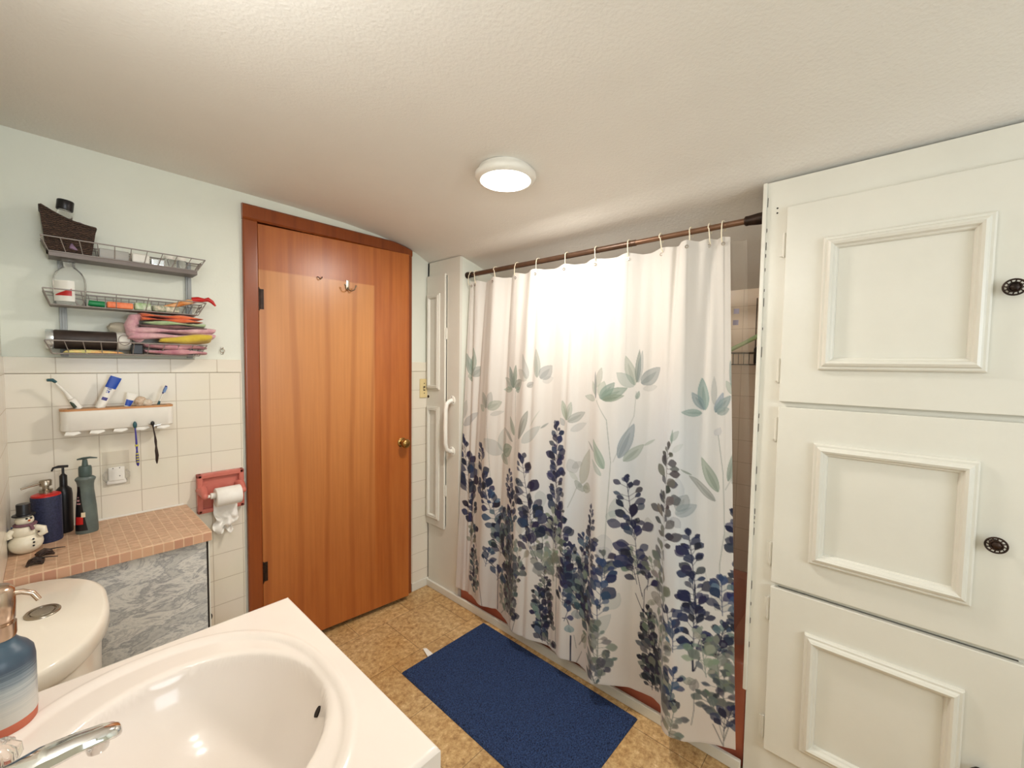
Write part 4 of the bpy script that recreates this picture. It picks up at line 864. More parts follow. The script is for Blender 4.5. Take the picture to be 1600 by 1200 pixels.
sd = thing('soap_dispenser', 'grey-to-white ombre soap dispenser with coral base on the sink top', 'soap dispenser', (PX, PY, VZ))
b = MB(); b.lathe((PX, PY, VZ), [(.0365, .015), (.0372, .018), (.0372, .098), (.0355, .110), (.030, .119), (.022, .127), (.0175, .134), (.016, .140)], 40); b.build('bottle', 'ombre', sd)
b = MB(); b.lathe((PX, PY, VZ), [(.0345, .0), (.0362, .003), (.0368, .0155)], 40); lab(b.build('base_band', 'terracotta', sd), 'unglazed coral base')
b = MB(); b.lathe((PX, PY, VZ), [(.0185, .136), (.0195, .140), (.0195, .157), (.0165, .158), (.0165, .161), (.0185, .163), (.0195, .186), (.019, .207), (.014, .214), (.001, .2155)], 32)
b.tube([(PX+.012, PY, VZ+.200), (PX+.026, PY-.001, VZ+.198), (PX+.036, PY-.002, VZ+.192), (PX+.042, PY-.003, VZ+.180)], [.0042, .004, .0038, .0036], 12)
b.build('pump', 'gold', sd)

# ------------------------------------------------------------------ toilet (its tank backs onto the left wall)
to = thing('toilet', 'white toilet with a round-cornered tank, standing between the sink and the ledge', 'toilet', (.05, 1.50, 0))
def dshape(x0, x1, y0, y1, r, z, n=14, bow=.0):
    rx, rya, ryb = (x1-x0)*.86*r, .27*r, .19*r; P = [(x0, y0, z)]
    for i in range(n+1):
        t = -PI/2+i*(PI/2)/n; P.append((x1-rx+rx*math.cos(t), y0+rya+rya*math.sin(t), z))
    for i in range(1, 8):
        v = i/8; P.append((x1+bow*math.sin(PI*v), y0+rya+(y1-y0-rya-ryb)*v, z))
    for i in range(n+1):
        t = i*(PI/2)/n; P.append((x1-rx+rx*math.cos(t), y1-ryb+ryb*math.sin(t), z))
    P.append((x0, y1, z)); return P
def loft(b, rings, smooth=True):
    n = len(rings[0]); vs = [p for r in rings for p in r]; fs = []
    for j in range(len(rings)-1):
        for i in range(n): fs.append((j*n+i, j*n+(i+1) % n, (j+1)*n+(i+1) % n, (j+1)*n+i))
    fs.append(list(range(n))[::-1]); fs.append([(len(rings)-1)*n+i for i in range(n)])
    b.add(vs, fs, smooth)
LZ = .795; ty0, ty1, tx1 = 1.190, 1.712, .088
b = MB(); loft(b, [dshape(XL+.006, tx1-.022, ty0+.022, ty1-.022, .9, .40), dshape(XL+.006, tx1-.016, ty0+.016, ty1-.016, .9, LZ-.046)]); b.build('tank', 'porcelain', to)
b = MB(); loft(b, [dshape(XL+.004, tx1-.006, ty0+.006, ty1-.006, .97, LZ-.046), dshape(XL+.002, tx1, ty0, ty1, 1, LZ-.040), dshape(XL+.002, tx1, ty0, ty1, 1, LZ-.012), dshape(XL+.003, tx1-.004, ty0+.004, ty1-.004, .98, LZ-.004), dshape(XL+.004, tx1-.013, ty0+.013, ty1-.013, .93, LZ)]); b.build('tank_lid', 'porcelain', to)
b = MB(); b.lathe((-.025, 1.480, LZ), [(.035, -.002), (.035, .002), (.033, .004), (.0265, .0042), (.0258, .0015), (.0238, .0015), (.0225, .0040), (.001, .0045)], 40, sx=.88); b.build('flush_button', 'nickel', to)
b = MB()
def oval(cx, cy_, a, c, z, n=32): return [(cx+a*math.cos(2*PI*i/n), cy_+c*math.sin(2*PI*i/n), z) for i in range(n)]
loft(b, [oval(.24, 1.50, .20, .11, 0), oval(.24, 1.50, .19, .10, .12), oval(.27, 1.50, .20, .13, .28), oval(.29, 1.50, .235, .18, .37), oval(.29, 1.50, .24, .185, .395)]); b.build('bowl', 'porcelain', to)
b = MB(); loft(b, [oval(.30, 1.50, .235, .185, .397), oval(.30, 1.50, .24, .19, .41), oval(.30, 1.50, .235, .185, .428), oval(.30, 1.50, .21, .16, .433)]); b.build('seat_lid', 'porcelain', to)

# ------------------------------------------------------------------ tiled ledge behind the toilet
LX1, LY0, LT = .366, 1.722, .810
le = thing('tiled_ledge', 'boxed ledge with a tan mosaic top and a grey marble front', 'ledge', (.13, 1.93, 0))
MB().box(XL+.004, LX1, LY0+.003, YB-.009, LT-.030, LT, .002).build('mosaic_top', 'mosaic', le)
b = MB(); b.box(XL+.004, LX1-.002, LY0, LY0+.006, LT-.031, LT-.003, .001); b.build('mosaic_edge', 'mosaicF', le)
MB().box(XL+.004, .352, LY0+.018, LY0+.030, .02, LT-.031).build('marble_panel', 'marble', le)
b = MB(); b.box(.3535, .3575, LY0+.020, LY0+.03, .02, LT-.045); b.build('side_gap', 'dark', le)
b = MB(); b.box(.3575, .361, LY0+.016, YB-.010, .0, LT-.031); b.box(XL+.004, .3535, YB-.03, YB-.010, 0, LT-.031); b.build('side_panel', 'white', le)
b = MB(); b.box(XL+.004, LX1-.01, YB-.014, YB-.009, LT, LT+.007, .002); b.build('caulk_strip', 'plast', le)

# ------------------------------------------------------------------ things on the ledge
M['snow'] = noisy('glazed_white_ceramic', L(236, 228, 206), L(226, 216, 192), 40, .25)
sn = thing('snowman_figurine', 'small white ceramic snowman with a black top hat on the ledge', 'figurine', (-.058, 1.93, LT))
sx, sy = -.060, 1.930
b = MB(); b.ell((sx, sy, LT+.031), (.037, .034, .033)); b.ell((sx-.001, sy, LT+.068), (.029, .027, .025)); b.ell((sx-.001, sy, LT+.101), (.020, .019, .019))
b.tube([(sx+.022, sy-.010, LT+.075), (sx+.036, sy-.016, LT+.070), (sx+.038, sy-.018, LT+.058), (sx+.028, sy-.018, LT+.052)], [.009, .0095, .009, .007], 12)
b.tube([(sx-.024, sy-.008, LT+.075), (sx-.034, sy-.012, LT+.066), (sx-.030, sy-.016, LT+.054)], [.009, .009, .006], 12)
b.build('body', 'snow', sn)
b = MB(); b.lathe((sx-.002, sy, LT+.115), [(.024, 0), (.025, .002), (.024, .004), (.0165, .005), (.015, .012), (.0155, .034), (.0145, .036), (.001, .036)], 24); b.build('hat', 'black', sn)
M['red'] = plain('red_plastic', L(196, 34, 30), .35)
M['carrot'] = plain('orange_glaze', L(214, 110, 50), .4)
M['scarf'] = plain('mauve_scarf', L(120, 84, 92), .8)
b = MB(); b.tube([(sx+.021*math.cos(a), sy+.020*math.sin(a), LT+.088) for a in [2*PI*i/20 for i in range(20)]], .0045, 8, closed=True); b.tube([(sx+.012, sy-.020, LT+.087), (sx+.016, sy-.026, LT+.074)], .0045, 8); b.build('scarf', 'scarf', sn)
b = MB()
for (nm_, dx, dy, dz) in (('eye', .004, -.0185, .108), ('eye', .013, -.0145, .108), ('button', .016, -.030, .046), ('button', .017, -.0305, .036), ('button', .016, -.030, .026)):
    b = MB(); b.ell((sx+dx, sy+dy, LT+dz), (.0028, .0028, .0028), nu=8, nv=6); b.build(nm_, 'black', sn)
b = MB(); b.lathe((0, 0, 0), [(.003, 0), (.002, .006), (.0005, .011)], 10); b.v = [(sx+.009+p[0], sy-.018-p[2], LT+.102+p[1]) for p in b.v]; b.build('nose', 'carrot', sn)
# blue dispenser with a silver pump
M['navy'] = noisy('speckled_navy', L(26, 32, 56), L(50, 54, 84), 220, .6)
bx, by = -.016, 2.012
bd = thing('soap_dispenser', 'dark blue speckled soap dispenser with a red rim and silver pump on the ledge', 'soap dispenser', (bx, by, LT))
b = MB(); b.lathe((bx, by, LT), [(.034, 0), (.035, .003), (.035, .146), (.0345, .148)], 36); b.build('bottle', 'navy', bd)
b = MB(); b.lathe((bx, by, LT), [(.034, .147), (.0335, .152), (.027, .155), (.014, .156)], 36); lab(b.build('rim', 'red', bd), 'red shoulder ring')
b = MB(); b.lathe((bx, by, LT), [(.015, .154), (.0155, .168), (.008, .170), (.008, .178), (.014, .180), (.0145, .196), (.012, .199), (.001, .200)], 28)
b.tube([(bx-.008, by-.002, LT+.190), (bx-.035, by-.010, LT+.186), (bx-.052, by-.015, LT+.182)], [.0035, .003, .0026], 10)
b.build('pump', 'nickel', bd)
pump_bottle('lotion_bottle', 'black pump bottle half hidden behind the blue soap dispenser', .024, 2.072, LT, .021, .160, .075, 'black', 'black', (-1, -.2), headl=.026)
# grey green bottle
M['pewter'] = noisy('pewter_green_plastic', L(84, 94, 90), L(98, 108, 102), 20, .28)
M['slate'] = plain('slate_pump', L(72, 88, 84), .4)
gx, gy_ = .0745, 2.015
gb = thing('lotion_bottle', 'tall grey-green pump bottle with a black label, on the ledge by the tiles', 'pump bottle', (gx, gy_, LT))
prof = [(.027, 0), (.0285, .004), (.0285, .02), (.0275, .05), (.0255, .09), (.0225, .125), (.0205, .148), (.0205, .165), (.0225, .176), (.0255, .182), (.0255, .187), (.022, .191), (.018, .194)]
b = MB(); b.lathe((gx, gy_, LT), prof, 36, sy=.72); b.build('bottle', 'pewter', gb)
b = MB(); b.lathe((gx, gy_, LT), [(.0155, .194), (.0165, .198), (.0165, .222), (.015, .228), (.008, .230), (.006, .250)], 24)
b.tube([(gx-.018, gy_+.004, LT+.252), (gx-.004, gy_, LT+.2545), (gx+.012, gy_-.004, LT+.256), (gx+.030, gy_-.008, LT+.253)], [.004, .0075, .006, .003], 12, flat=.55); b.build('pump', 'slate', gb)
def label_patch(b, cx, cy_, z0, z1, a0, a1, rf, sy=.72, n=12, m_=10, off=.0006):
    def fn(u, v):
        z = z0+(z1-z0)*v; r = rf(z)+off; a = a0+(a1-a0)*u; return (cx+r*math.cos(a), cy_+r*sy*math.sin(a), LT+z)
    b.grid(fn, n, m_)
def rfun(z):
    for (r0, h0), (r1, h1) in zip(prof, prof[1:]):
        if z <= h1: return r0+(r1-r0)*(z-h0)/max(1e-6, h1-h0)
    return prof[-1][0]
b = MB(); 
def lf(u, v):
    z = .012+.150*v; a1 = math.radians(272-46*v); a0 = math.radians(196); a = a0+(a1-a0)*u; r = rfun(z)+.0006
    return (gx+r*math.cos(a), gy_+r*.72*math.sin(a), LT+z)
b.grid(lf, 14, 20); lb = b.build('label', 'black', gb)
b = MB()
def lf2(z0, z1, d0, d1):
    def fn(u, v):
        z = z0+(z1-z0)*v; a = math.radians(d0+(d1-d0)*u); r = rfun(z)+.0012; return (gx+r*math.cos(a), gy_+r*.72*math.sin(a), LT+z)
    return fn
b.grid(lf2(.034, .060, 205, 250), 8, 5); b.build('red_flower', 'red', lb)
M['cream'] = plain('cream_print', L(232, 214, 180), .5); M['pinkp'] = plain('pink_print', L(206, 150, 150), .5)
b = MB(); b.grid(lf2(.058, .074, 240, 262), 6, 5); b.build('cream_flower', 'cream', lb)
b = MB(); b.grid(lf2(.102, .106, 206, 236), 8, 2); b.grid(lf2(.112, .118, 206, 228), 8, 2); b.grid(lf2(.124, .127, 208, 222), 8, 2); b.build('label_writing', 'pinkp', lb)
# blue bath pouf at the far left
M['pouf'] = noisy('blue_netting', L(20, 84, 168), L(50, 120, 200), 60, .5, bs=.8, bscale=160, dist=.006)
b = MB(); random.seed(5)
cp = (-.076, 1.998, LT+.036)
b.ell(cp, (.016, .024, .030), nu=24, nv=16, noise=.10)
for i in range(26):
    th, ph = random.uniform(.2, 2.2), random.uniform(0, 2*PI); d = Vector((math.sin(th)*math.cos(ph), math.sin(th)*math.sin(ph), math.cos(th)))
    u_ = d.orthogonal().normalized(); v_ = d.cross(u_)
    b.tube([Vector(cp)+Vector((d.x*.016, d.y*.026, d.z*.032))+u_*.008*math.cos(a)+v_*.008*math.sin(a)+d*.004*math.sin(3*a) for a in [2*PI*k/10 for k in range(10)]], .003, 6, closed=True, flat=.4)
tag(b.build('bath_pouf', 'pouf'), 'crumpled bright blue bath pouf at the left end of the ledge', 'bath pouf')
# dark hair clips
def clip(name, label, x, y, rot, w_=.019):
    X_ = rotM((x, y, LT), 0, 0, rot); t_ = thing(name, label, 'hair clip', (x, y, LT), 'dark hair clips on the ledge')
    b = MB(X_)
    for i in range(9):
        u_ = -1+i/4; yy = u_*w_; h_ = .014*math.sqrt(max(0, 1-u_*u_*.8)); b.tube([(-.016, yy, .002), (-.013, yy*.9, h_*.8), (0, yy*.8, h_+.004), (.013, yy*.9, h_*.8), (.016, yy, .002)], .0024, 6)
    b.ell((0, 0, .010), (.009, w_*.9, .007), nu=16, nv=8); b.build('claw', 'darkmetal', t_)
    b = MB(X_); b.tube([(.006, 0, .014), (.026, .001, .012), (.044, .002, .008)], [.0035, .003, .002], 8, flat=.5); b.build('lever', 'black', t_)
clip('hair_clip', 'dark claw hair clip lying nearer the wall beside the snowman', -.022, 1.868, math.radians(12))
clip('hair_clip', 'dark claw hair clip lying nearer the front edge of the ledge', -.040, 1.806, math.radians(-4))
bpy.data.objects['hair_clip'].scale = (1, 1, 1)

# ------------------------------------------------------------------ toilet paper holder, roller and roll
hx0, hx1, hz0, hz1, hy = .398, .567, .762, .928, YB-.008
ph = thing('toilet_paper_holder', 'coral pink ceramic toilet paper holder set into the tiled wall', 'toilet paper holder', (.48, hy, .76))
b = MB(); b.box(hx0, hx1, hy-.012, hy, hz0, hz1, .004); 
# raised frame round a recessed back
for (a, c, d, e) in ((hx0, hx1, hz1-.020, hz1), (hx0, hx1, hz0, hz0+.018), (hx0, hx0+.020, hz0, hz1), (hx1-.020, hx1, hz0, hz1)): b.box(a, c, hy-.028, hy-.006, d, e, .006)
b.build('frame', 'holder', ph)
M['recess'] = M['holder']
for xx in (hx0+.016, hx1-.016):
    b = MB(); b.tube([(xx, hy-.014, .862), (xx, hy-.040, .856), (xx, hy-.066, .846)], [.020, .017, .0125], 16); b.ell((xx, hy-.068, .845), (.0125, .0125, .0135)); b.build('arm', 'holder', ph)
rx0, rx1, ry, rz = hx0+.052, hx1+.000, hy-.068, .842
b = MB(); b.lathe((0, ry, rz), [(.006, hx0+.024), (.006, hx0+.034), (.0125, hx0+.036), (.0125, rx1-.026), (.006, rx1-.025), (.006, rx1-.02)], 24, 'X'); b.build('roller', 'plast', ph)
tp = thing('toilet_paper_roll', 'white toilet paper roll on the coral holder, its end hanging down crumpled', 'toilet paper', (.50, ry, .80))
b = MB(); R_ = .0385
vs = []; fs = []; n = 48
rings = [(rx0+.003, .019), (rx0, .0195), (rx0, R_-.002), (rx0+.002, R_), (rx1-.028, R_), (rx1-.026, R_-.002), (rx1-.026, .0195), (rx1-.028, .019)]
for (x, r_) in rings:
    for k in range(n): a = 2*PI*k/n; vs.append((x, ry+r_*math.cos(a), rz-.010+r_*math.sin(a)))
for i in range(len(rings)):
    j = (i+1) % len(rings)
    for k in range(n): fs.append((i*n+k, i*n+(k+1) % n, j*n+(k+1) % n, j*n+k))
b.add(vs, fs, True); b.build('paper', 'paper', tp)
b = MB(); b.lathe((0, ry, rz-.010), [(.0192, rx0+.002), (.0192, rx1-.028)], 32, 'X'); b.f = b.f[:-2]; b.sm = b.sm[:-2]
M['card'] = plain('cardboard_core', L(170, 140, 110), .9); b.build('core', 'card', tp)
def sheet(u, v):
    x = rx0+.002+u*(rx1-rx0-.03); z = rz-.018-v*.15
    yb_ = ry+R_-.001+.002*math.sin(v*9)
    cr_ = max(0, v-.35)/.65
    y = yb_-.002+cr_*(-.016+.013*math.sin(u*7+v*9)+.010*math.sin(u*15-v*14)+.008*math.sin(v*26+u*4))
    x2 = x+cr_*(.012*math.sin(v*12)-.020*(u-.4)*cr_)-.004*v
    return (x2, min(y, YB-.012), z+cr_*.010*math.sin(u*11+2))
b = MB(); b.grid(sheet, 36, 50); hs = b.build('hanging_sheet', 'paper', tp)
so = hs.modifiers.new('thickness', 'SOLIDIFY'); so.thickness = .0008
# light switch
ls = thing('light_switch', 'almond light switch plate in the corner to the right of the door', 'light switch', (1.541, YB-.008, 1.245))
MB().box(1.511, 1.573, YB-.015, YB-.008, 1.188, 1.304, .004).build('plate', 'switch', ls)
b = MB(); b.box(1.537, 1.547, YB-.024, YB-.014, 1.238, 1.250, .002); b.build('toggle', 'switch', ls)
b = MB(); b.box(1.535, 1.549, YB-.0156, YB-.0145, 1.232, 1.258); b.build('toggle_slot', 'dark', ls)
for zz in (1.216, 1.276): b = MB(); b.lathe((1.542, YB-.0145, zz), [(.0032, 0), (.003, -.0018)], 12, 'Y'); b.build('screw', 'darkmetal', ls)

# ------------------------------------------------------------------ wire wall shelf
M['traymetal'] = mat('grey_brown_tray', L(112, 102, 96), .45, .3)
WY = YB-.001; SF, SB = 2.012, 2.118
ws = thing('wall_shelf', 'three-tier grey wire shelf on two flat metal uprights screwed to the wall', 'wall shelf', (.2, WY, 1.40))
for (a, c, mm) in ((.030, .049, 'galv'), (.380, .399, 'galv')):
    b = MB(); b.box(a, c, WY-.009, WY, 1.408, 1.795, .001); b.box(a+.006, c-.006, WY-.012, WY-.008, 1.41, 1.79, .001); b.build('upright', mm, ws)
def tray(zb, zt, fronts, backs, solid, ends=True):
    t_ = MB(); w_ = .0017; X0, X1, x0, x1 = -.006, .424, .010, .402; f1 = SF+.022
    t_.tube([(X0, SF, zt), (X1, SF, zt), (X1, SB, zt), (X0, SB, zt)], .0022, 8, closed=True)
    t_.tube([(x0, f1, zb), (x1, f1, zb), (x1, SB, zb), (x0, SB, zb)], .0022, 8, closed=True)
    for i in range(1, fronts):
        u_ = i/fronts; t_.tube([(X0+(X1-X0)*u_, SF, zt), (x0+(x1-x0)*u_, f1, zb)], w_*.8, 6)
    for i in range(1, backs):
        u_ = i/backs; t_.tube([(X0+(X1-X0)*u_, SB, zt), (x0+(x1-x0)*u_, SB, zb)], w_*.7, 6)
    t_.tube([(X0+.002, SB, (zt+zb)/2+.012), (X1-.006, SB, (zt+zb)/2+.012)], w_*.8, 6)
    for (XA, xa) in ((X0, x0), (X1, x1)):
        for yy in (SF, SB): t_.tube([(XA, yy, zt), (xa, yy if yy == SB else f1, zb)], w_, 6)
    o = t_.build('wire_tray', 'wire', ws)
    for (XA, xa) in ((X0, x0), (X1, x1)):
        sc_ = MB(); cyy = (f1+SB)/2
        for sg in (-1, 1):
            P = []
            for k in range(17):
                a = k/16*1.75*PI; r_ = .017*(1-.025*k)
                yy = cyy+sg*(.018+ -r_*math.cos(a)*.8); zz = (zt+zb)/2+.9*r_*math.sin(a)
                fr = (zz-zb)/(zt-zb); P.append((xa+(XA-xa)*fr, yy, zz))
            sc_.tube(P, .0013, 6)
        sc_.tube([(xa, cyy, zb), (XA, cyy, zt)], .0013, 6)
        sc_.build('end_scroll', 'wire', o)
    b = MB()
    if solid: b.box(x0, x1, f1-.002, SB, zb-.016, zb-.002, .001); nm = 'tray_floor'; b.build(nm, 'traymetal', o)
    else:
        for i in range(1, 9): yy = f1+(SB-f1)*i/9; b.tube([(x0, yy, zb), (x1, yy, zb)], .0012, 6)
        b.box(x0, x1, f1, SB, zb-.0008, zb+.0002); b.build('tray_floor', 'wire', o)
tray(1.750, 1.792, 10, 10, True); tray(1.578, 1.626, 5, 20, False); tray(1.418, 1.460, 10, 10, False)
Z1, Z2, Z3 = 1.7495, 1.5795, 1.4195
# wicker basket, upper left
wb = thing('wicker_basket', 'dark brown wicker basket on the top shelf, sloping front edge', 'basket', (.05, 2.07, Z1))
def wbf(u, v, inn=0):
    P4 = [(-.006, 2.014), (.122, 2.014), (.122, 2.112), (-.006, 2.112)]; B4 = [(.006, 2.036), (.110, 2.036), (.110, 2.110), (.006, 2.110)]
    a = u*4 % 4; i = int(a) % 4; t_ = a-int(a)
    def at(Q): return (Q[i][0]*(1-t_)+Q[(i+1) % 4][0]*t_, Q[i][1]*(1-t_)+Q[(i+1) % 4][1]*t_)
    tp_, bt_ = at(P4), at(B4)
    zr = 1.886-.046*((tp_[0]+.006)/.128)-.010*math.sin(PI*(tp_[0]+.006)/.128)*(1 if i == 0 else 0)
    x = bt_[0]*(1-v)+tp_[0]*v; y = bt_[1]*(1-v)+tp_[1]*v; x += (.055-x)*inn; y += (2.06-y)*inn
    return (x, y, Z1+.001+(zr-Z1)*v)
b = MB(); b.grid(lambda u, v: wbf(u, v), 49, 24)
b.grid(lambda u, v: (lambda p: (p[0], p[1], p[2]))(wbf(u, v, .07)), 49, 8)
b.box(.013, .103, 2.037, 2.109, Z1+.001, Z1+.006)
b.build('weave', 'wicker', wb)
b = MB(); b.tube([wbf(i/48, 1, .03) for i in range(48)], .0042, 8, closed=True); b.build('rim', 'wicker', wb)
M['purple'] = noisy('purple_packet', L(104, 76, 104), L(150, 124, 148), 30, .45)
bb = thing('cream_bottle', 'clear bottle with a black cap poking out of the wicker basket', 'bottle', (.05, 2.07, Z1+.02))
X_ = rotM((.036, 2.06, Z1+.008), math.radians(0), math.radians(6), 0)
b = MB(X_); b.lathe((0, 0, 0), [(.020, 0), (.021, .003), (.021, .115), (.016, .130), (.016, .136)], 24); b.build('bottle', 'clear', bb)
b = MB(X_); b.lathe((0, 0, 0), [(.0195, .136), (.0205, .138), (.0205, .166), (.0195, .168), (.001, .168)], 28); b.build('cap', 'black', bb)
b = MB(rotM((.082, 2.045, Z1+.04), 0, math.radians(14), .3)); b.box(-.022, .018, -.010, .010, -.03, .066, .004); tag(b.build('packet', 'purple'), 'purple and white packet standing inside the wicker basket', 'packet')
# clear cases and jars on the top tier
M['frost'] = mat('frosted_plastic', L(232, 230, 224), .25, trans=.55, ior=1.3)
t_ = thing('plastic_case', 'clear plastic case next to the wicker basket on the top shelf', 'case', (.165, 2.07, Z1))
MB().box(.128, .205, 2.038, 2.108, Z1+.001, Z1+.034, .004).build('case', 'frost', t_)
b = MB(); b.box(.132, .2, 2.042, 2.104, Z1+.005, Z1+.02, .003); M['bronzey'] = noisy('brown_contents', L(120, 96, 72), L(190, 170, 150), 60, .5); b.build('contents', 'bronzey', t_)
t_ = thing('tissue_packet', 'white and silver wrapped packet in the middle of the top shelf', 'packet', (.24, 2.07, Z1))
MB().box(.212, .262, 2.040, 2.104, Z1+.001, Z1+.036, .008).build('wrapper', 'plast', t_)
M['silver'] = mat('silver_foil', L(220, 225, 228), .2, .8)
MB().box(.266, .305, 2.042, 2.100, Z1+.001, Z1+.026, .004).build('foil_end', 'silver', t_)
for i, (xx, lbl) in enumerate(((.322, 'small clear jar with a white lid on the top shelf, left of its twin'), (.358, 'small clear jar with a white lid at the right end of the top shelf'))):
    t_ = thing('small_jar', lbl, 'jar', (xx, 2.07, Z1), 'small jars on the top shelf')
    b = MB(); b.lathe((xx, 2.07, Z1+.001), [(.0155, 0), (.016, .002), (.016, .030), (.013, .034)], 24); b.build('jar', 'clear', t_)
    b = MB(); b.lathe((xx, 2.07, Z1+.001), [(.0165, .034), (.0165, .046), (.001, .047)], 24); b.build('lid', 'plast', t_)
# middle tier: big clear jug, tubes, packets
jg = thing('mouthwash_jug', 'large clear round-shouldered bottle with a red and white label on the middle shelf', 'bottle', (.055, 2.07, Z2))
jp = [(.036, 0), (.039, .004), (.040, .075), (.038, .095), (.031, .112), (.021, .124), (.0145, .131), (.0145, .146)]
b = MB(); b.lathe((.056, 2.072, Z2), jp, 36, sy=.85); b.build('bottle', 'clear', jg)
M['liquid'] = mat('pale_liquid', L(236, 226, 214), .1, trans=.75, ior=1.33)
b = MB(); b.lathe((.056, 2.072, Z2), [(.0165, .146), (.017, .148), (.017, .162), (.001, .163)], 24); b.build('cap', 'clear', jg)
def jl(z0, z1, d0, d1, off=.0008):
    def fn(u, v):
        z = z0+(z1-z0)*v; a = math.radians(d0+(d1-d0)*u); return (.056+(.040+off)*math.cos(a), 2.072+(.0402+off)*.85*math.sin(a), Z2+z)
    return fn
b = MB(); b.grid(jl(.012, .080, 205, 285), 14, 4); lb = b.build('label', 'plast', jg)
b = MB()
vs = [jl(0, 1, 0, 1)(0, 0)]
def tri(u, v):
    z0 = .030+.000*u; z1 = .032+.022*u; z = z0+(z1-z0)*v; a = math.radians(215+(275-215)*u); return (.056+.0416*math.cos(a), 2.072+.0418*.85*math.sin(a), Z2+z)
b.grid(tri, 12, 4); b.build('red_wedge', 'red', lb)
M['green'] = plain('green_tube', L(24, 130, 74), .4); M['orange'] = noisy('orange_wrapper', L(232, 108, 58), L(240, 140, 90), 60, .45); M['lime'] = noisy('green_white_wrapper', L(140, 176, 110), L(220, 220, 205), 50, .5)
b = MB(); b.tube([(.098, 2.045, Z2+.013), (.104, 2.045, Z2+.012), (.138, 2.046, Z2+.011)], [.009, .0105, .0105], 16)
tag(b.build('green_tube', 'green'), 'short green tube lying on the middle shelf', 'tube')
b = MB(); b.box(.143, .212, 2.034, 2.064, Z2+.001, Z2+.023, .006); tag(b.build('orange_packet', 'orange'), 'orange wrapped packet lying on the middle shelf', 'packet')
b = MB(); b.box(.215, .262, 2.036, 2.066, Z2+.001, Z2+.028, .008); tag(b.build('green_packet', 'lime'), 'green and white packet lying right of the orange packet', 'packet')
M['mixed'] = noisy('printed_bag', L(90, 110, 80), L(226, 214, 190), 70, .5)
b = MB(); b.box(.265, .345, 2.036, 2.072, Z2+.001, Z2+.024, .008); tag(b.build('printed_bag', 'mixed'), 'flat patterned bag lying at the right of the middle shelf', 'bag')
M['orangeb'] = noisy('amber_bag', L(222, 136, 66), L(240, 190, 140), 40, .4)
ob = thing('squeeze_tube', 'orange tube with a red nozzle poking over the right end of the middle shelf', 'tube', (.38, 2.05, Z2+.02))
b = MB(); b.tube([(.300, 2.05, Z2+.022), (.340, 2.048, Z2+.034), (.375, 2.046, Z2+.048), (.398, 2.044, Z2+.055)], [.006, .013, .014, .011], 14, flat=.7); b.build('body', 'orangeb', ob)
b = MB(); b.tube([(.385, 2.042, Z2+.055), (.405, 2.040, Z2+.060), (.423, 2.038, Z2+.060)], [.012, .011, .007], 12); b.tube([(.422, 2.038, Z2+.059), (.436, 2.036, Z2+.064), (.448, 2.035, Z2+.056), (.460, 2.034, Z2+.040)], [.006, .009, .007, .003], 12); b.build('nozzle', 'red', ob)
# bottom tier
M['brown'] = noisy('dark_brown_cylinder', L(62, 50, 44), L(46, 36, 34), 30, .45)
hd = thing('canister', 'dark brown cylinder with silver and white ends lying on the bottom shelf', 'canister', (.1, 2.08, Z3))
zc = Z3+.046
b = MB(); b.lathe((0, 2.076, zc), [(.030, .014), (.032, .018), (.032, .164), (.030, .168)], 32, 'X'); b.build('barrel', 'brown', hd)
b = MB(); b.lathe((0, 2.076, zc), [(.031, -.004), (.033, .0), (.033, .014), (.030, .015)], 32, 'X'); b.build('left_cap', 'silver', hd)
b = MB(); b.lathe((0, 2.076, zc), [(.031, .167), (.033, .170), (.033, .200), (.028, .205), (.001, .206)], 32, 'X'); rc = b.build('right_cap', 'plast', hd)
b = MB(); b.tube([(.186+.016*math.cos(a), 2.041-.002*abs(math.sin(a)), zc+.004+.018*math.sin(a)) for a in [2*PI*i/24 for i in range(24)]], .0014, 6, closed=True); b.build('hanging_ring', 'wire', rc)
M['yg'] = noisy('yellow_green_print', L(214, 214, 140), L(232, 170, 110), 26, .7); 
def pack(u, v): return (.034+.150*u, 2.030+.02*v+.0, Z3+.002+.013*math.sin(PI*v)**.5*math.sin(PI*u)**.3*(1-.4*u))
b = MB(); b.grid(pack, 24, 10); b.grid(lambda u, v: (.034+.150*u, 2.030+.02*v, Z3+.0015), 4, 3); tag(b.build('patterned_cloth', 'yg'), 'yellow-green patterned cloth folded flat on the bottom shelf', 'cloth')
b = MB(); b.box(.203, .235, 2.032, 2.062, Z3+.001, Z3+.036, .003); tag(b.build('black_box', 'black'), 'small black box on the bottom shelf left of the towels', 'box')
M['cling'] = mat('crinkled_clear_bag', L(230, 220, 200), .2, trans=.4, ior=1.2)
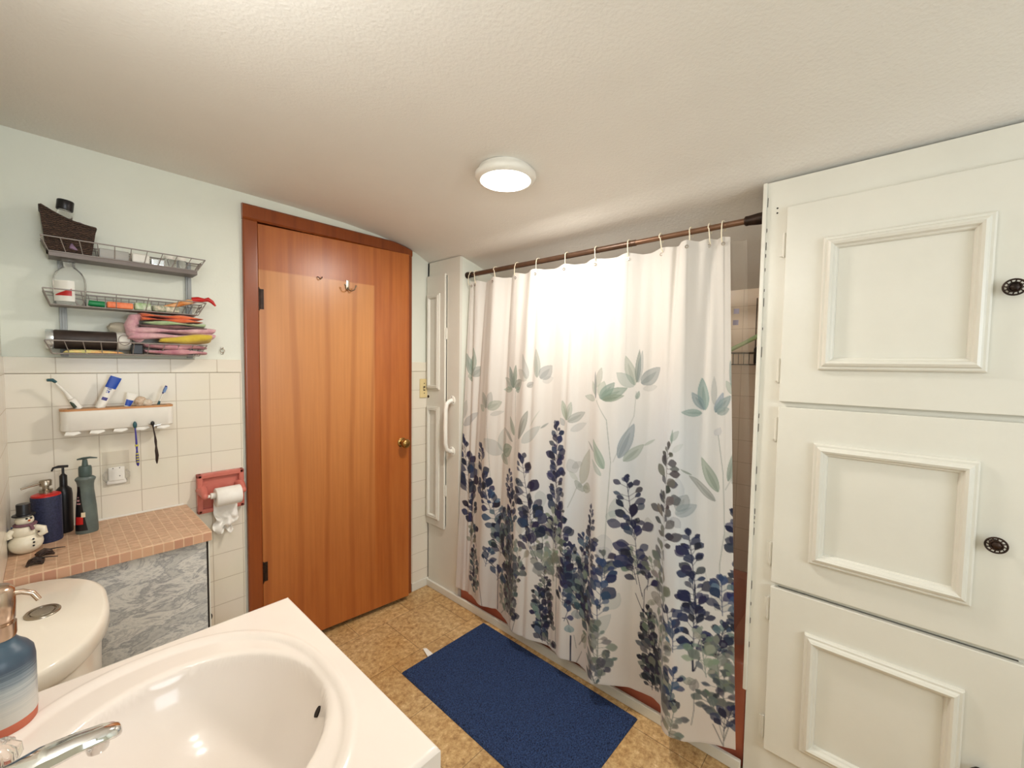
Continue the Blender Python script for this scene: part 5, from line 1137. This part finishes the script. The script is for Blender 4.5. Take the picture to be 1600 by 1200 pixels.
# crumpled cloths and towels on the bottom tier
def folded(name, label, cat, x0, x1, yf, yb, z0, h, mt, seed, waves=2.2, droop=0.0, roundr=.9, group=None, layers=1, extra=None):
    """a folded cloth: stacked leaves with a rolled, drooping front edge"""
    rs = random.Random(seed); ph_ = [rs.uniform(0, 6.28) for _ in range(6)]
    b = MB()
    for l_ in range(layers):
        zz0 = z0+h*l_/layers; hh = h/layers*.96
        def fn(u, v, zz0=zz0, hh=hh, l_=l_):
            a = 2*PI*v; cx_ = (yf+yb)/2; ry_ = (yb-yf)/2; rz_ = hh/2
            x = x0+(x1-x0)*u
            endr = min(1, (min(u, 1-u)/.10))**.5 if min(u, 1-u) < .10 else 1
            wob = .0045*math.sin(u*waves*6.28+ph_[0]+l_)+.003*math.sin(u*waves*15+ph_[1]+l_*2)
            cy_ = math.copysign(abs(math.cos(a))**.55, math.cos(a)); sz_ = math.copysign(abs(math.sin(a))**.75, math.sin(a))
            y = cx_+ry_*cy_*(.84+.16*endr)+wob*(1 if cy_ < 0 else .3)
            z = zz0+rz_+rz_*sz_*(.72+.28*endr)+.004*math.sin(u*waves*9+ph_[2]+v*3)*sz_-droop*max(0, -cy_)*(u-.3)
            return (x+.004*math.sin(v*6.28+ph_[3]), min(y, YB-.004), max(z, Z3+.001))
        o_ = len(b.v); b.grid(lambda u, v: fn(u, v), 44, 28)
        b.f.append([o_+j*44 for j in range(27)]); b.f.append([o_+43+j*44 for j in range(27)]); b.sm += [False, False]
    if extra: b.tube(extra, [.016, .022, .021, .017, .009], 18)
    o = b.build(name, mt); return tag(o, label, cat, group)
def terry(nm, c1, c2, sc=26): return noisy(nm, L(*c1), L(*c2), sc, .95, bs=.7, bscale=420, dist=.003, sheen=.3)
M['pinkt'] = terry('pink_tie_dye', (196, 140, 152), (226, 186, 186)); M['pinkd'] = terry('rose_terry', (178, 112, 128), (212, 158, 162))
M['yel'] = terry('yellow_terry', (220, 196, 76), (206, 176, 58)); M['orr'] = terry('orange_cloth', (210, 82, 44), (232, 120, 72)); M['grn'] = terry('green_cloth', (150, 178, 126), (186, 202, 160)); M['pbr'] = terry('plum_cloth', (110, 74, 78), (136, 98, 98)); M['crm'] = terry('cream_floral', (214, 190, 170), (198, 150, 140))
folded('towel', 'dusty rose towel at the very bottom of the folded stack on the shelf', 'towel', .240, .425, 2.022, 2.118, Z3+.001, .042, 'pinkd', 3, waves=.9, layers=2)
folded('towel', 'yellow towel showing as a bright fold at the right of the stack', 'towel', .285, .446, 2.012, 2.112, Z3+.044, .032, 'yel', 4, waves=.7, droop=-.022)
folded('towel', 'thick pink mottled towel folded through the middle of the stack', 'towel', .196, .455, 2.022, 2.118, Z3+.058, .044, 'pinkt', 5, waves=1.0, droop=-.012, layers=2, extra=[(.232, 2.056, Z3+.052), (.212, 2.048, Z3+.075), (.206, 2.046, Z3+.105), (.214, 2.050, Z3+.132), (.236, 2.060, Z3+.142)])
folded('towel', 'plum coloured cloth layer under the green cloth', 'cloth', .222, .430, 2.014, 2.116, Z3+.101, .012, 'pbr', 6, waves=.8)
folded('towel', 'pale green cloth folded just below the orange one', 'cloth', .240, .425, 2.008, 2.110, Z3+.112, .013, 'grn', 7, waves=.9)
folded('towel', 'bright orange cloth on top of the folded stack', 'cloth', .230, .412, 2.012, 2.112, Z3+.124, .026, 'orr', 8, waves=1.0, layers=2)
b = MB(); random.seed(9); b.ell((.176, 2.09, Z3+.094), (.030, .022, .022), nu=18, nv=12, noise=.14); tag(b.build('clear_bag', 'cling'), 'crumpled clear plastic bag behind the brown cylinder', 'bag')
# ------------------------------------------------------------------ brush holder and its contents
HX0, HX1, HY0, HY1, HZ0, HZ1 = .022, .322, 2.052, YB-.009, 1.140, 1.222
th_ = thing('toothbrush_holder', 'white wall-mounted toothbrush tray with a bamboo rim', 'toothbrush holder', (.17, 2.1, HZ0))
def rr(x0, x1, y0, y1, r, z, n=7):
    P = [(x1, y1, z), (x0, y1, z)]
    for i in range(n+1): t = PI+i*(PI/2)/n; P.append((x0+r+r*math.cos(t), y0+r+r*math.sin(t), z))
    for i in range(n+1): t = 1.5*PI+i*(PI/2)/n; P.append((x1-r+r*math.cos(t), y0+r+r*math.sin(t), z))
    return P
b = MB(); loft(b, [rr(HX0+.004, HX1-.004, HY0+.004, HY1, .024, HZ0+.012), rr(HX0, HX1, HY0, HY1, .026, HZ0+.016), rr(HX0, HX1, HY0, HY1, .026, HZ1)]); b.build('tray', 'plast', th_)
# cup slots hanging below the tray
b = MB()
for i in range(5):
    xx = .048+i*.060
    vs = [(xx-.014, HY0+.006, HZ0+.013), (xx+.016, HY0+.006, HZ0+.013), (xx+.022, HY0+.004, HZ0+.006), (xx+.004, HY0+.003, HZ0-.001), (xx-.018, HY0+.005, HZ0+.002)]
    b.prism(vs, (0, .030, 0))
b.build('brush_slot', 'plast', th_)
b = MB(); loft(b, [rr(HX0-.001, HX1+.001, HY0-.001, HY1, .027, HZ1), rr(HX0-.001, HX1+.001, HY0-.001, HY1, .027, HZ1+.006)]); b.build('bamboo_rim', 'bamboo', th_)
b = MB(); b.box(HX0+.018, HX1-.018, HY0+.014, HY1-.012, HZ1+.0055, HZ1+.0068); b.build('inside', 'card', th_)
HT = HZ1+.007
def stick(name, label, cat, parts, group=None):
    t_ = None
    for (nm, pts, r_, mm, fl, lbl) in parts:
        if t_ is None: t_ = thing(name, label, cat, pts[0], group)
        b = MB(); b.tube(pts, r_, 12, flat=fl); o = b.build(nm, mm, t_)
        if lbl: o['label'] = lbl
    return t_
M['dgreen'] = plain('dark_green_grip', L(52, 66, 52), .5); M['blue'] = plain('blue_print', L(28, 70, 168), .35); M['navyp'] = plain('navy_print', L(70, 66, 132), .4)
M['teal'] = plain('teal_grip', L(40, 84, 92), .4); M['lblue'] = plain('light_blue_bristle', L(120, 150, 200), .6)
y_ = 2.085
stick('electric_toothbrush', 'white electric toothbrush leaning left out of the holder', 'toothbrush', [
    ('handle', [(.068, y_, HT-.001), (.050, y_-.002, HT+.033)], [.0115, .0100], 'plast', 1, None),
    ('grip', [(.059, y_-.011, HT+.004), (.052, y_-.011, HT+.017), (.047, y_-.009, HT+.024)], [.006, .0055, .002], 'dgreen', .8, 'dark green rubber grip'),
    ('neck', [(.0495, y_-.002, HT+.034), (.036, y_-.004, HT+.060), (.014, y_-.008, HT+.092)], [.0085, .005, .0035], 'plast', 1, None),
    ('brush_head', [(.016, y_-.008, HT+.092), (.008, y_-.010, HT+.100), (-.004, y_-.014, HT+.100)], [.005, .0062, .005], 'teal', .9, 'small dark brush head')])
# toothpaste tube
def flat_tube(name, label, x, z, ang, ln, w0, w1, t0, t1, mm, y=2.082, cat='toothpaste'):
    t_ = thing(name, label, cat, (x, y, z)); X_ = rotM((x, y, z), 0, ang, 0); b = MB(X_)
    def fn(u, v):
        a = 2*PI*u; w_ = w0+(w1-w0)*v; t1_ = t0+(t1-t0)*v; return (w_*math.cos(a), t1_*math.sin(a), ln*v)
    b.grid(fn, 24, 8, closeu=True); b.box(-w1, w1, -.0012, .0012, ln-.004, ln+.006); return t_, X_, b
t_, X_, b = flat_tube('toothpaste_tube', 'large white toothpaste tube with blue crimped end leaning right', .118, HT-.002, math.radians(23), .115, .013, .0165, .013, .0025, 'plast'); bo = b.build('tube', 'plast', t_)
def tube_band(z0, z1, x0, x1, mm, nm, ln=.115, w0=.013, w1=.0165, t0=.013, t1=.0025, X_=None, parent=None):
    b = MB(X_)
    def fn(u, v):
        z = z0+(z1-z0)*v; k = z/ln; w_ = w0+(w1-w0)*k; tt = t0+(t1-t0)*k; x = x0+(x1-x0)*u; x = max(-.98, min(.98, x)); return (w_*x, -tt*math.sqrt(max(0, 1-x*x))-.0006, z)
    b.grid(fn, 14, 6); return b.build(nm, mm, parent)
tube_band(.076, .119, -.98, .98, 'blue', 'blue_end', X_=X_, parent=bo)
b = MB(X_)
def glyph(b, cells, x0, z0, s, yy=-.0085):
    for (cx, cz_, w_, h_) in cells: b.box(x0+cx*s, x0+(cx+w_)*s, yy, yy+.0015, z0+cz_*s, z0+(cz_+h_)*s)
glyph(b, [(0, 0, 1.5, .8), (2, 0, 1.5, 3), (0, 2.2, 3, .8), (0, 4.5, .8, 2.2), (1.5, 4.2, .9, 2.8), (3, 4.5, .8, 2.2)], -.006, .058, .0026, -.0078); b.build('blue_lettering', 'blue', bo)
tube_band(.030, .041, -.55, .5, 'navyp', 'navy_mark', X_=X_, parent=bo)
t_, X_, b = flat_tube('toothpaste_tube', 'short crumpled white and blue tube in the middle of the holder', .190, HT-.002, math.radians(20), .045, .009, .015, .009, .002, 'plast'); bo = b.build('tube', 'plast', t_)
tube_band(.004, .026, -.8, .9, 'blue', 'blue_patch', ln=.045, w0=.009, w1=.015, t0=.009, t1=.002, X_=X_, parent=bo)
M['bristle'] = noisy('tan_bristle', L(176, 146, 116), L(220, 202, 180), 90, .95)
sb = thing('shaving_brush', 'tan and white soft bristle brush in the holder', 'brush', (.238, 2.085, HT))
b = MB(); b.ell((.229, 2.086, HT+.014), (.018, .011, .020), nu=22, nv=14, noise=.10); b.build('dark_bristles', 'bristle', sb)
M['bristle2'] = noisy('cream_bristle', L(232, 222, 204), L(206, 188, 166), 90, .95)
b = MB(); b.ell((.248, 2.080, HT+.009), (.015, .010, .013), nu=22, nv=14, noise=.10); b.build('pale_bristles', 'bristle2', sb)
stick('toothbrush', 'blue and white toothbrush standing upright at the right end of the holder', 'toothbrush', [
    ('grip', [(.280, y_, HT-.002), (.284, y_-.002, HT+.014)], [.006, .0042], 'teal', .8, None),
    ('neck', [(.284, y_-.002, HT+.013), (.294, y_-.005, HT+.044)], [.0038, .0028], 'plast', .8, None),
    ('head', [(.293, y_-.005, HT+.042), (.299, y_-.006, HT+.056), (.305, y_-.007, HT+.072)], [.004, .0075, .006], 'navyp', .6, None),
    ('bristles', [(.296, y_-.012, HT+.047), (.303, y_-.014, HT+.067)], [.005, .0055], 'lblue', .9, 'pale blue bristles')])
# two brushes hanging below
hy_ = HY0-.008
M['stripeY'] = plain('yellow_grip', L(206, 196, 84), .5); M['purpleh'] = plain('violet_handle', L(66, 60, 150), .35)
tb_ = thing('toothbrush', 'blue and yellow striped toothbrush hanging head up below the holder', 'toothbrush', (.209, hy_, 1.012))
b = MB(); b.tube([(.2075, hy_, 1.150), (.2085, hy_, 1.130), (.2095, hy_, 1.105), (.2100, hy_, 1.085), (.2105, hy_, 1.068), (.211, hy_, 1.050), (.2115, hy_, 1.030), (.212, hy_, 1.014), (.2125, hy_, 1.009)], [.0030, .0035, .0042, .0050, .0035, .0066, .0072, .0055, .002], 12, flat=.7); hb = b.build('handle', 'purpleh', tb_)
b = MB(); b.ell((.207, hy_-.001, 1.162), (.0058, .0045, .013)); b.build('head', 'teal', tb_)
for i in range(4):
    b = MB(); zz = 1.058-i*.010; b.tube([(.2108+i*.0003, hy_-.0016, zz), (.2109+i*.0003, hy_-.0016, zz-.005)], [.0068-.0003*abs(i-2), .0070-.0003*abs(i-2)], 12, flat=.62); b.build('yellow_stripe', 'stripeY', hb)
b = MB(); b.ell((.2100, hy_-.001, 1.086), (.0052, .0040, .007)); b.build('yellow_stripe', 'stripeY', hb)
M['choc'] = plain('dark_brown_plastic', L(48, 32, 24), .35)
tb_ = thing('toothbrush', 'dark brown toothbrush hanging from the hook at the right of the holder', 'toothbrush', (.262, hy_, 1.012))
b = MB(); b.tube([(.2575, hy_, 1.155), (.2590, hy_, 1.140), (.2625, hy_, 1.115), (.2640, hy_, 1.095), (.2650, hy_, 1.075), (.2655, hy_, 1.058), (.2670, hy_, 1.040), (.2660, hy_, 1.022), (.2660, hy_, 1.013), (.266, hy_, 1.008)], [.0045, .003, .0036, .0060, .0042, .0070, .0074, .0060, .0035, .001], 12, flat=.7); b.build('handle', 'choc', tb_)
b = MB(); b.ell((.2565, hy_-.001, 1.163), (.0060, .0050, .0085)); b.build('head', 'black', tb_)
hk = thing('swivel_hook', 'small chrome swivel hook beside the hanging brown toothbrush', 'hook', (.27, hy_, 1.15))
b = MB()
for a in (20, 140, 260): b.tube([(.262, hy_+.006, 1.152), (.262+.022*math.cos(math.radians(a)), hy_+.004, 1.152+.014*math.sin(math.radians(a)))], [.003, .0018], 8)
b.build('hook_arms', 'chrome', hk)
# clear adhesive hook plate on the tiles
mf = mat('clear_film', L(236, 226, 208), .25); tr = N(mf, 'ShaderNodeBsdfTransparent'); mx = N(mf, 'ShaderNodeMixShader'); mx.inputs[0].default_value = .14
LK(mf, tr, 0, mx, 1); LK(mf, BS(mf), 0, mx, 2); LK(mf, mx, 0, mf.node_tree.nodes['Material Output'], 'Surface'); M['film'] = mf
ap = thing('soap_dish_bracket', 'clear and white adhesive bracket on the tiles below the toothbrush holder', 'bracket', (.158, YB-.009, .98))
ty = YB-.0085
MB().box(.122, .196, ty-.002, ty, .930, 1.060, .0008).build('clear_backing', 'film', ap)
b = MB(); b.box(.136, .182, ty-.011, ty-.002, .950, 1.002, .005); b.box(.131, .187, ty-.009, ty-.002, .938, .956, .005); b.build('white_plate', 'plast', ap)
for sg in (-1, 1):
    b = MB(); xx = .159+sg*.027; b.tube([(xx, ty-.008, .952), (xx+sg*.007, ty-.012, .962), (xx+sg*.007, ty-.012, .978), (xx, ty-.008, .988)], .0032, 10); b.build('clip', 'clear', ap)
b = MB()
for (xx, zz) in ((.150, .998), (.168, .998), (.168, .968)): b.lathe((xx, ty-.0112, zz), [(.0018, 0), (.0016, -.001)], 8, 'Y')
b.build('screw', 'darkmetal', ap)
# small metal ring hook on the plaster and the oval plate low on the tiles
rh = thing('ring_hook', 'small open metal ring hook on the wall right of the shelf', 'hook', (.502, YB, 1.443))
b = MB(); b.tube([(.502+.0075*math.cos(a), YB-.006, 1.443+.0085*math.sin(a)) for a in [2*PI*i/22 for i in range(22)]], .0017, 8, closed=True)
b.box(.497, .507, YB-.005, YB, 1.452, 1.458, .001); b.box(.497, .507, YB-.005, YB, 1.428, 1.435, .001); b.build('ring', 'nickel', rh)
ov = thing('oval_escutcheon', 'small dark oval fitting low on the tiles right of the marble panel', 'fitting', (.438, YB-.008, .302))
b = MB(); b.lathe((.438, YB-.008, .302), [(.007, 0), (.0075, -.002), (.005, -.004), (.003, -.003)], 18, 'Y', sy=1.9); b.build('plate', 'darkmetal', ov)
# tidy the origin of single-mesh things: move each to the bottom centre of its mesh
for o in list(COL.objects):
    if o.type == 'MESH' and o.parent is None and o.get('kind') != 'structure' and 'label' in o and o.name != 'shower_curtain' and not o.children:
        vs = o.data.vertices; n = len(vs); co = np.empty(n*3, np.float32); vs.foreach_get('co', co); co = co.reshape(-1, 3)
        c = np.array([(co[:, 0].min()+co[:, 0].max())/2, (co[:, 1].min()+co[:, 1].max())/2, co[:, 2].min()], np.float32)
        co -= c; vs.foreach_set('co', co.ravel()); o.location = c.tolist(); o.data.update()
